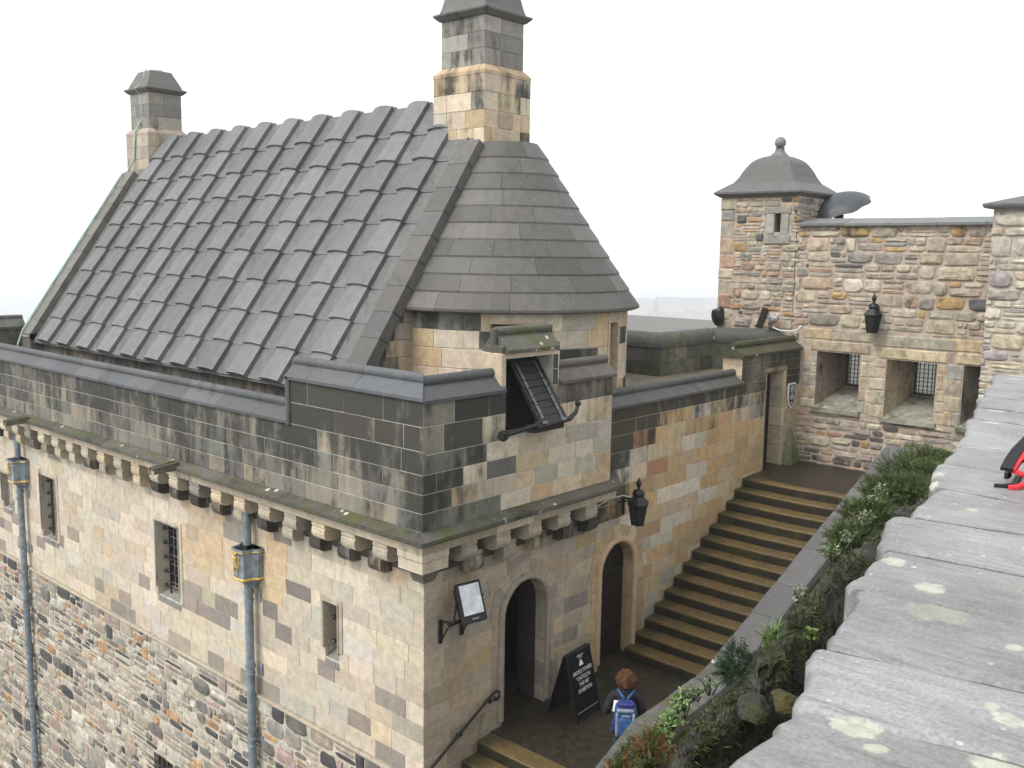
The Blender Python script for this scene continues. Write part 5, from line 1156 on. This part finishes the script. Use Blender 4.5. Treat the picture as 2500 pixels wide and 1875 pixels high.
def clothmat():
    g=G('cloth and skin'); a=g.n('Attribute',attribute_name='Col'); n=g.noise(g.pos(),60,3,.6); n2=g.noise(g.pos(),9,4,.6)
    return g.end(g.scale(a.outputs['Color'],g.math('MULTIPLY',g.rng(n,.3,.7,.8,1.2),g.rng(n2,.3,.7,.8,1.2))),.8,.3,n2,.4,.02)
M['cloth']=clothmat()
def body(h,bend_l=True,jacket=1.12):
    k=h/1.72; J={}
    def j(n,x,y,z,r): J[n]=(x*k,y*k,z*k,tuple(q*k*jacket for q in r) if isinstance(r,tuple) else r*k)
    j('pelvis',0,0,.95,(.155,.115)); j('waist',0,.0,1.08,(.145,.11)); j('chest',0,.0,1.28,(.17,.125)); j('neckb',0,-.01,1.44,(.10,.08)); j('neck',0,.0,1.50,.055); j('chin',0,.02,1.56,.075); j('head',0,.02,1.63,.092); j('crown',0,.015,1.69,.07)
    for s,n in ((-1,'l'),(1,'r')):
        j('hip'+n,s*.09,0,.86,.10); j('knee'+n,s*.10,.03 if s<0 else .0,.48,.068); j('ank'+n,s*.10,-.02,.09,.045); j('toe'+n,s*.11,.13,.04,.035)
        j('sh'+n,s*.19,-.01,1.41,.075); 
        if s<0: j('el'+n,-.30,-.06,1.16,.062); j('wr'+n,-.25,.16,1.05,.04)
        else: j('el'+n,.25,-.02,1.13,.058); j('wr'+n,.24,.12,.95,.04)
        w=J['wr'+n]; d=Vector((.1 if s<0 else -.0,.9,-.25)).normalized(); a=Vector((1,0,0)); b=Vector((0,-.3,-1)).normalized(); wv=Vector(w[:3])
        def jj(nm,v,r): J[nm]=(v.x,v.y,v.z,r)
        jj('palm'+n,wv+d*.05*k,.030*k)
        for q,(off,ln) in enumerate(((-.024,.05),(-.008,.06),(.008,.056),(.024,.045))):
            r0=wv+d*.085*k+a*off*k*1.1; jj('f%d%s0'%(q,n),r0,.009*k); jj('f%d%s1'%(q,n),r0+d*ln*.5*k+b*.008*k,.0085*k); jj('f%d%s2'%(q,n),r0+d*ln*.8*k+b*.035*k,.008*k)
        th=wv+d*.035*k-a*s*.028*k; jj('t%s0'%n,th,.011*k); jj('t%s1'%n,th+(d*.6-a*s*.6)*.035*k+b*.01*k,.0095*k)
    E=[('pelvis','waist'),('waist','chest'),('chest','neckb'),('neckb','neck'),('neck','chin'),('chin','head'),('head','crown')]
    for n in 'lr':
        E+=[('pelvis','hip'+n),('hip'+n,'knee'+n),('knee'+n,'ank'+n),('ank'+n,'toe'+n),('neckb','sh'+n),('sh'+n,'el'+n),('el'+n,'wr'+n),('wr'+n,'palm'+n),('palm'+n,'t%s0'%n),('t%s0'%n,'t%s1'%n)]
        for q in range(4): E+=[('palm'+n,'f%d%s0'%(q,n)),('f%d%s0'%(q,n),'f%d%s1'%(q,n)),('f%d%s1'%(q,n),'f%d%s2'%(q,n))]
    return J,E
def zone(k,jk,leg,hem=.80):
    def z(c):
        x,y,zz=c[0]/k,c[1]/k,c[2]/k
        if zz>1.50: return (.52,.33,.24)
        if y>.17 and zz>.8 and abs(x)>.1: return (.52,.33,.24)
        if zz>hem: return jk
        if zz<.12: return (.02,.02,.02)
        return leg
    return z
def face_parts(t,k,hair,curly=False,seed=2):
    """nose, eyes, ears and hair on the head, all in the figure's frame"""
    m=MB((.52,.33,.24)); m.loft([[(a*.012*k,(.105+b)*k,z*k) for a,b in ((-1,-.01),(1,-.01),(.4,.004),(-.4,.004))] for z in (1.655,)]+[[(a*.018*k,(.105+b)*k,1.605*k) for a,b in ((-1,-.02),(1,-.02),(.6,.024),(-.6,.024))]]); 
    for s in(-1,1): m.lathe((s*.094*k,.01*k,1.60*k),[(.012*k,0),(.016*k,.02*k),(.014*k,.05*k),(.004*k,.06*k)],8)
    m.build('nose_and_ears','cloth',t,True)
    m=MB((.03,.02,.02))
    for s in(-1,1): m.lathe((s*.034*k,.098*k,1.645*k),[(.004*k,-.008*k),(.011*k,0),(.004*k,.008*k)],8)
    m.build('eyes','cloth',t); m=MB((.36,.13,.11)); m.box((-.024*k,.092*k,1.575*k),(.024*k,.103*k,1.583*k),.002*k); m.build('mouth','cloth',t)
    rnd=random.Random(seed); m=MB(hair); c=Vector((0,-.012*k,1.655*k))
    V=[];Fc=[];nu,nv=18,12
    for jv in range(nv+1):
        th=math.pi*.80*jv/nv
        for i in range(nu):
            ph=2*math.pi*i/nu; d=Vector((math.sin(th)*math.sin(ph),math.sin(th)*math.cos(ph),math.cos(th))); front=max(0,d.y)
            r=(.125 if curly else .108)*k*(1+(.42 if curly else .06)*noise.noise(d*(4.5 if curly else 2)+Vector((seed,0,0)))); 
            if front>.45 and d.z<.35: r=.085*k
            V.append(c+Vector((d.x*r,d.y*r*1.02,d.z*r*1.02)))
    for jv in range(nv):
        for i in range(nu): Fc.append((jv*nu+i,jv*nu+(i+1)%nu,(jv+1)*nu+(i+1)%nu,(jv+1)*nu+i))
    m.add(V,Fc)
    if curly:
        for q in range(420):
            d=Vector((rnd.gauss(0,1),rnd.gauss(-.3,.9),rnd.gauss(.25,.8))).normalized()
            if d.y>.5 and d.z<.4: continue
            p=c+d*.118*k*rnd.uniform(.9,1.25); a=d.cross(Vector((rnd.gauss(0,1),rnd.gauss(0,1),rnd.gauss(0,1)))).normalized(); b=d.cross(a); kk=rnd.uniform(.6,1.7); col=(hair[0]*kk,hair[1]*kk,hair[2]*kk,1)
            n0=len(m.v); pts=[p+a*.016*k*math.cos(u)*rnd.uniform(.8,1.2)+b*.016*k*math.sin(u)+d*.004*k*u for u in (0,1.3,2.6,3.9,5.2)]
            oc=m.col; m.col=col; m.tube(pts,.0042*k,4); m.col=oc
    return m.build('hair','cloth',t,True)
PH=1.55; kp=PH/1.72; PL=Vector((1.57,-2.28,-.14)); FACE=R(-90)+math.atan2(.30,1.0)+R(18)
p1_=figure('person',PL,FACE,body(PH,jacket=1.22),'curly haired hiker in a black jacket and jeans walking past the folding sign',zone(kp,(.018,.018,.020),(.035,.055,.10),.74))
face_parts(p1_,kp,(.13,.058,.028),True)
m=MB((.016,.016,.018)); m.loft([[Vector((r*math.sin(t)*kp,(-.01+r*.8*math.cos(t))*kp,z*kp)) for t in (2*math.pi*q/12 for q in range(12))] for r,z in ((.115,1.42),(.125,1.47),(.115,1.525),(.09,1.53))]); m.build('hood_collar','cloth',p1_,True)
# backpack
M['blue']=plain('blue nylon',(.03,.09,.25),.6,.0,.35,16,.4); M['navy']=plain('navy nylon',(.02,.03,.16),.6,.0,.3,16,.3); M['greyc']=plain('grey nylon',(.22,.24,.27),.7,.0,.25,16,.3)
bk=thing('backpack',PL,'blue and grey backpack on the back of the curly haired hiker','backpack'); bk.rotation_euler=(0,0,FACE); bk['_b']=(0,0,0)
def puff(m,c,r,pw=.5,n=16,v=10,flat=0):
    V=[];Fc=[]
    for j in range(v+1):
        th=-math.pi/2+math.pi*j/v
        for i in range(n):
            ph=2*math.pi*i/n; e=lambda t:math.copysign(abs(t)**pw,t); V.append((c[0]+r[0]*e(math.cos(th))*e(math.cos(ph)),c[1]+r[1]*e(math.cos(th))*e(math.sin(ph)),c[2]+r[2]*e(math.sin(th))))
    for j in range(v):
        for i in range(n): Fc.append((j*n+i,j*n+(i+1)%n,(j+1)*n+(i+1)%n,(j+1)*n+i))
    return m.add(V,Fc)
puff(MB(),(0,-.23*kp,1.16*kp),(.165*kp,.10*kp,.27*kp)).build('main_bag','blue',bk,True,60)
puff(MB(),(0,-.315*kp,1.06*kp),(.13*kp,.045*kp,.155*kp),.45).build('front_pocket','blue',bk,True,60)
for s in (-1,1): puff(MB(),(s*.12*kp,-.33*kp,1.10*kp),(.022*kp,.03*kp,.19*kp),.5,10,8).build('grey_side_panel','greyc',bk,True,60); puff(MB(),(s*.175*kp,-.22*kp,1.02*kp),(.03*kp,.06*kp,.10*kp),.6,10,8).build('mesh_pocket','navy',bk,True,60)
puff(MB(),(0,-.29*kp,1.315*kp),(.135*kp,.055*kp,.03*kp),.5,12,8).build('grey_yoke','greyc',bk,True); puff(MB(),(0,-.26*kp,1.39*kp),(.14*kp,.07*kp,.04*kp),.6,12,8).build('zip_arch','navy',bk,True)
m=MB(); m.box((-.055*kp,-.365*kp,1.235*kp),(.065*kp,-.352*kp,1.265*kp),.003); m.build('badge','greyc',bk)
for s in (-1,1): MB().tube([(s*.02*kp,-.20*kp,1.43*kp),(s*.07*kp,-.15*kp,1.49*kp),(s*.12*kp,-.03*kp,1.50*kp),(s*.14*kp,.10*kp,1.40*kp),(s*.14*kp,.15*kp,1.22*kp),(s*.17*kp,.03*kp,1.02*kp),(s*.15*kp,-.18*kp,.96*kp)],.022*kp,6).build('shoulder_strap','blue',bk,True)
m=MB(); m.hexa([(-.19*kp,-.20*kp,1.24*kp),(-.12*kp,-.26*kp,1.26*kp),(-.12*kp,-.25*kp,1.27*kp),(-.19*kp,-.19*kp,1.25*kp),(-.175*kp,-.20*kp,1.40*kp),(-.11*kp,-.26*kp,1.42*kp),(-.11*kp,-.25*kp,1.43*kp),(-.175*kp,-.19*kp,1.41*kp)]); m.build('white_map','white',bk)
# person with umbrella on the wall walk
UP=Vector((12.75,-.02,6.30)); p2_=figure('person',UP,R(-60),body(1.66,jacket=1.2),'dark haired walker mostly hidden by the rubble wall under a grey umbrella',zone(1.66/1.72,(.05,.035,.03),(.03,.03,.04),.8)); face_parts(p2_,1.66/1.72,(.02,.017,.016),False,5)
um=thing('umbrella',UP+Vector((0,0,1.2)),'open grey umbrella held above the rubble wall beside the turret','umbrella')
M['nylon']=plain('grey umbrella cloth',(.055,.06,.068),.5,.0,.15,6,.1)
uc=Vector((12.75,-.04,8.08)); ax=Vector((-.40,.10,.9)).normalized(); e1=ax.cross(Vector((1,0,0))).normalized(); e2=ax.cross(e1); m=MB(); V=[];Fc=[];nr,ns=7,40
for j in range(nr+1):
    t=j/nr
    for i in range(ns):
        a=2*math.pi*i/ns; sc_=1-.10*(1-abs(math.cos(4*a)))*t**2; r=.70*math.sin(t*1.15)/math.sin(1.15)*sc_; hgt=.40*math.cos(t*1.3)-.09-.05*(1-abs(math.cos(4*a)))*(-1)*t*t*.4; V.append(uc+e1*r*math.cos(a)+e2*r*math.sin(a)+ax*hgt)
for j in range(nr):
    for i in range(ns): Fc.append((j*ns+i,j*ns+(i+1)%ns,(j+1)*ns+(i+1)%ns,(j+1)*ns+i))
m.add(V,Fc); m.build('canopy','nylon',um,True)
MB().tube([uc+ax*.28,uc-ax*.62],.009,6).build('shaft','steel',um); MB().tube([uc-ax*.62,uc-ax*.72],.016,6).build('handle','iron',um)
for i in range(8):
    a=2*math.pi*i/8; MB().tube([uc+ax*.22,uc+(e1*math.cos(a)+e2*math.sin(a))*.3+ax*.15,uc+(e1*math.cos(a)+e2*math.sin(a))*.55+ax*.0],.003,4).build('rib','steel',um)
# ================================================================ BEYOND THE WALLS
# pale fence on the lower terrace
tp=at(1640,800,46); TZ=1.5
m=MB((.16,.16,.15),.1); m.box((34,12,TZ-4),(62,40,TZ)); struct(m.build('lower_terrace_ground','mortar'))
M['fencepaint']=plain('pale fence paint',(.5,.5,.5),.6,.0,.1,8,.05)
fc=thing('palisade_fence',(45,27,TZ),'pale palisade fence seen in the mist beyond the dark parapet','fence')
fa,fb=at(1500,800,46),at(1790,806,42); fa.z=fb.z=TZ; nF=16
for i in range(nF):
    p=fa.lerp(fb,i/(nF-1)); h=random.uniform(1.55,1.75); MB().tube([p,p+Vector((0,0,h*.94)),p+Vector((0,0,h))],[.03,.028,.006],6).build('pale','fencepaint',fc)
for z in (.42,.55): MB().tube([fa+Vector((0,0,z)),fb+Vector((0,0,z))],.022,5).build('rail','fencepaint',fc)
for i in range(34):
    p=fa.lerp(fb,(i+.5)/34); MB().tube([p,p+Vector((0,0,.55))],.012,4).build('baluster','fencepaint',fc)
m=MB((.11,.11,.10),.1); m.box((13.4,-14,-2),(33,11,2.6)); struct(m.build('outer_ward_ground','mortar'))
# the town, far below in the mist
rn=random.Random(5)
def house(x,t,wd,hh,label,roofc,wallc,seed):
    b=at(x,800,t); b.z=-110; th=thing('town_house',b,label,'building','houses of the town in the mist'); c=Vector((b.x,b.y,0)); u=Vector((CR.x,CR.y,0)).normalized(); v=Vector((CF.x,CF.y,0)).normalized()
    def q(a,d,z): return c+u*a+v*d+Vector((0,0,z))
    w2=wd/2; MB(wallc).hexa([q(-w2,0,-110),q(w2,0,-110),q(w2,14,-110),q(-w2,14,-110),q(-w2,0,hh),q(w2,0,hh),q(w2,14,hh),q(-w2,14,hh)]).build('wall','mortar',th)
    MB(roofc).loft([[q(-w2,-.4,hh),q(-w2,14.4,hh),q(-w2,7,hh+6)],[q(w2,-.4,hh),q(w2,14.4,hh),q(w2,7,hh+6)]]).build('roof','slab',th)
    nw=max(2,int(wd/5))
    for i in range(nw):
        for k in range(2): a=-w2+wd*(i+.5)/nw; MB((.04,.04,.04)).hexa([q(a-.7,-.05,hh-3-4.2*k),q(a+.7,-.05,hh-3-4.2*k),q(a+.7,.1,hh-3-4.2*k),q(a-.7,.1,hh-3-4.2*k),q(a-.7,-.05,hh-.8-4.2*k),q(a+.7,-.05,hh-.8-4.2*k),q(a+.7,.1,hh-.8-4.2*k),q(a-.7,.1,hh-.8-4.2*k)]).build('window','glass',th)
    MB(wallc).box(q(-w2*.6,6,hh+3),q(-w2*.6,6,hh+3)+Vector((1.6,1.6,5))).build('chimney','mortar',th)
W1=[('long pale terrace faint in the mist left of the spire',1565,1800,130,-84),('tall grey tenement faint in the mist right of the spire',1662,1650,80,-76),('low misty block furthest right before the turret',1728,1500,70,-86),('misty gabled block nearest the parapet below the spire',1632,1450,60,-88),('faint wide block between the spire and the turret',1695,1900,140,-86)]
for i,(lb,x,t,wd,hh) in enumerate(W1): house(x,t,wd,hh,lb,(.14,.14,.15),(.30,.28,.25),i)
b=at(1605,724,1650); spz=b.z; st_=thing('church_spire',(b.x,b.y,-110),'tall gothic spire standing faint in the mist beyond the parapet','spire')
def sqz(h,z): return [Vector((b.x+a*h,b.y+c*h,z)) for a,c in ((-1,-1),(1,-1),(1,1),(-1,1))]
MB((.05,.05,.05)).loft([sqz(14,-110),sqz(12,spz-34),sqz(8,spz-28)]).build('tower','mortar',st_); MB((.05,.05,.05)).loft([sqz(7,spz-29),sqz(4.2,spz-14),sqz(.5,spz)]).build('spire_top','mortar',st_)
for a,c in ((-1,-1),(1,-1),(1,1),(-1,1)): MB((.11,.1,.1)).loft([[Vector((b.x+a*10+e*1.8,b.y+c*10+g_2*1.8,z)) for e,g_2 in ((-k,-k),(k,-k),(k,k),(-k,k))] for k,z in ((1,spz-33),(.8,spz-26),(.05,spz-20))]).build('pinnacle','mortar',st_)
# ---- mist
hz=MB(); hz.box((-60,-60,-111),(7000,7000,13.2)); ho=hz.build('haze','pave'); ho['kind']='stuff'
gm=bpy.data.materials.new('mist'); gm.use_nodes=True; gm.node_tree.nodes.clear(); oo=gm.node_tree.nodes.new('ShaderNodeOutputMaterial'); pv=gm.node_tree.nodes.new('ShaderNodeVolumePrincipled'); pv.inputs['Color'].default_value=(.97,.98,1,1); pv.inputs['Density'].default_value=.00068; pv.inputs['Anisotropy'].default_value=.2; gm.node_tree.links.new(pv.outputs[0],oo.inputs['Volume'])
ho.data.materials.clear(); ho.data.materials.append(gm)
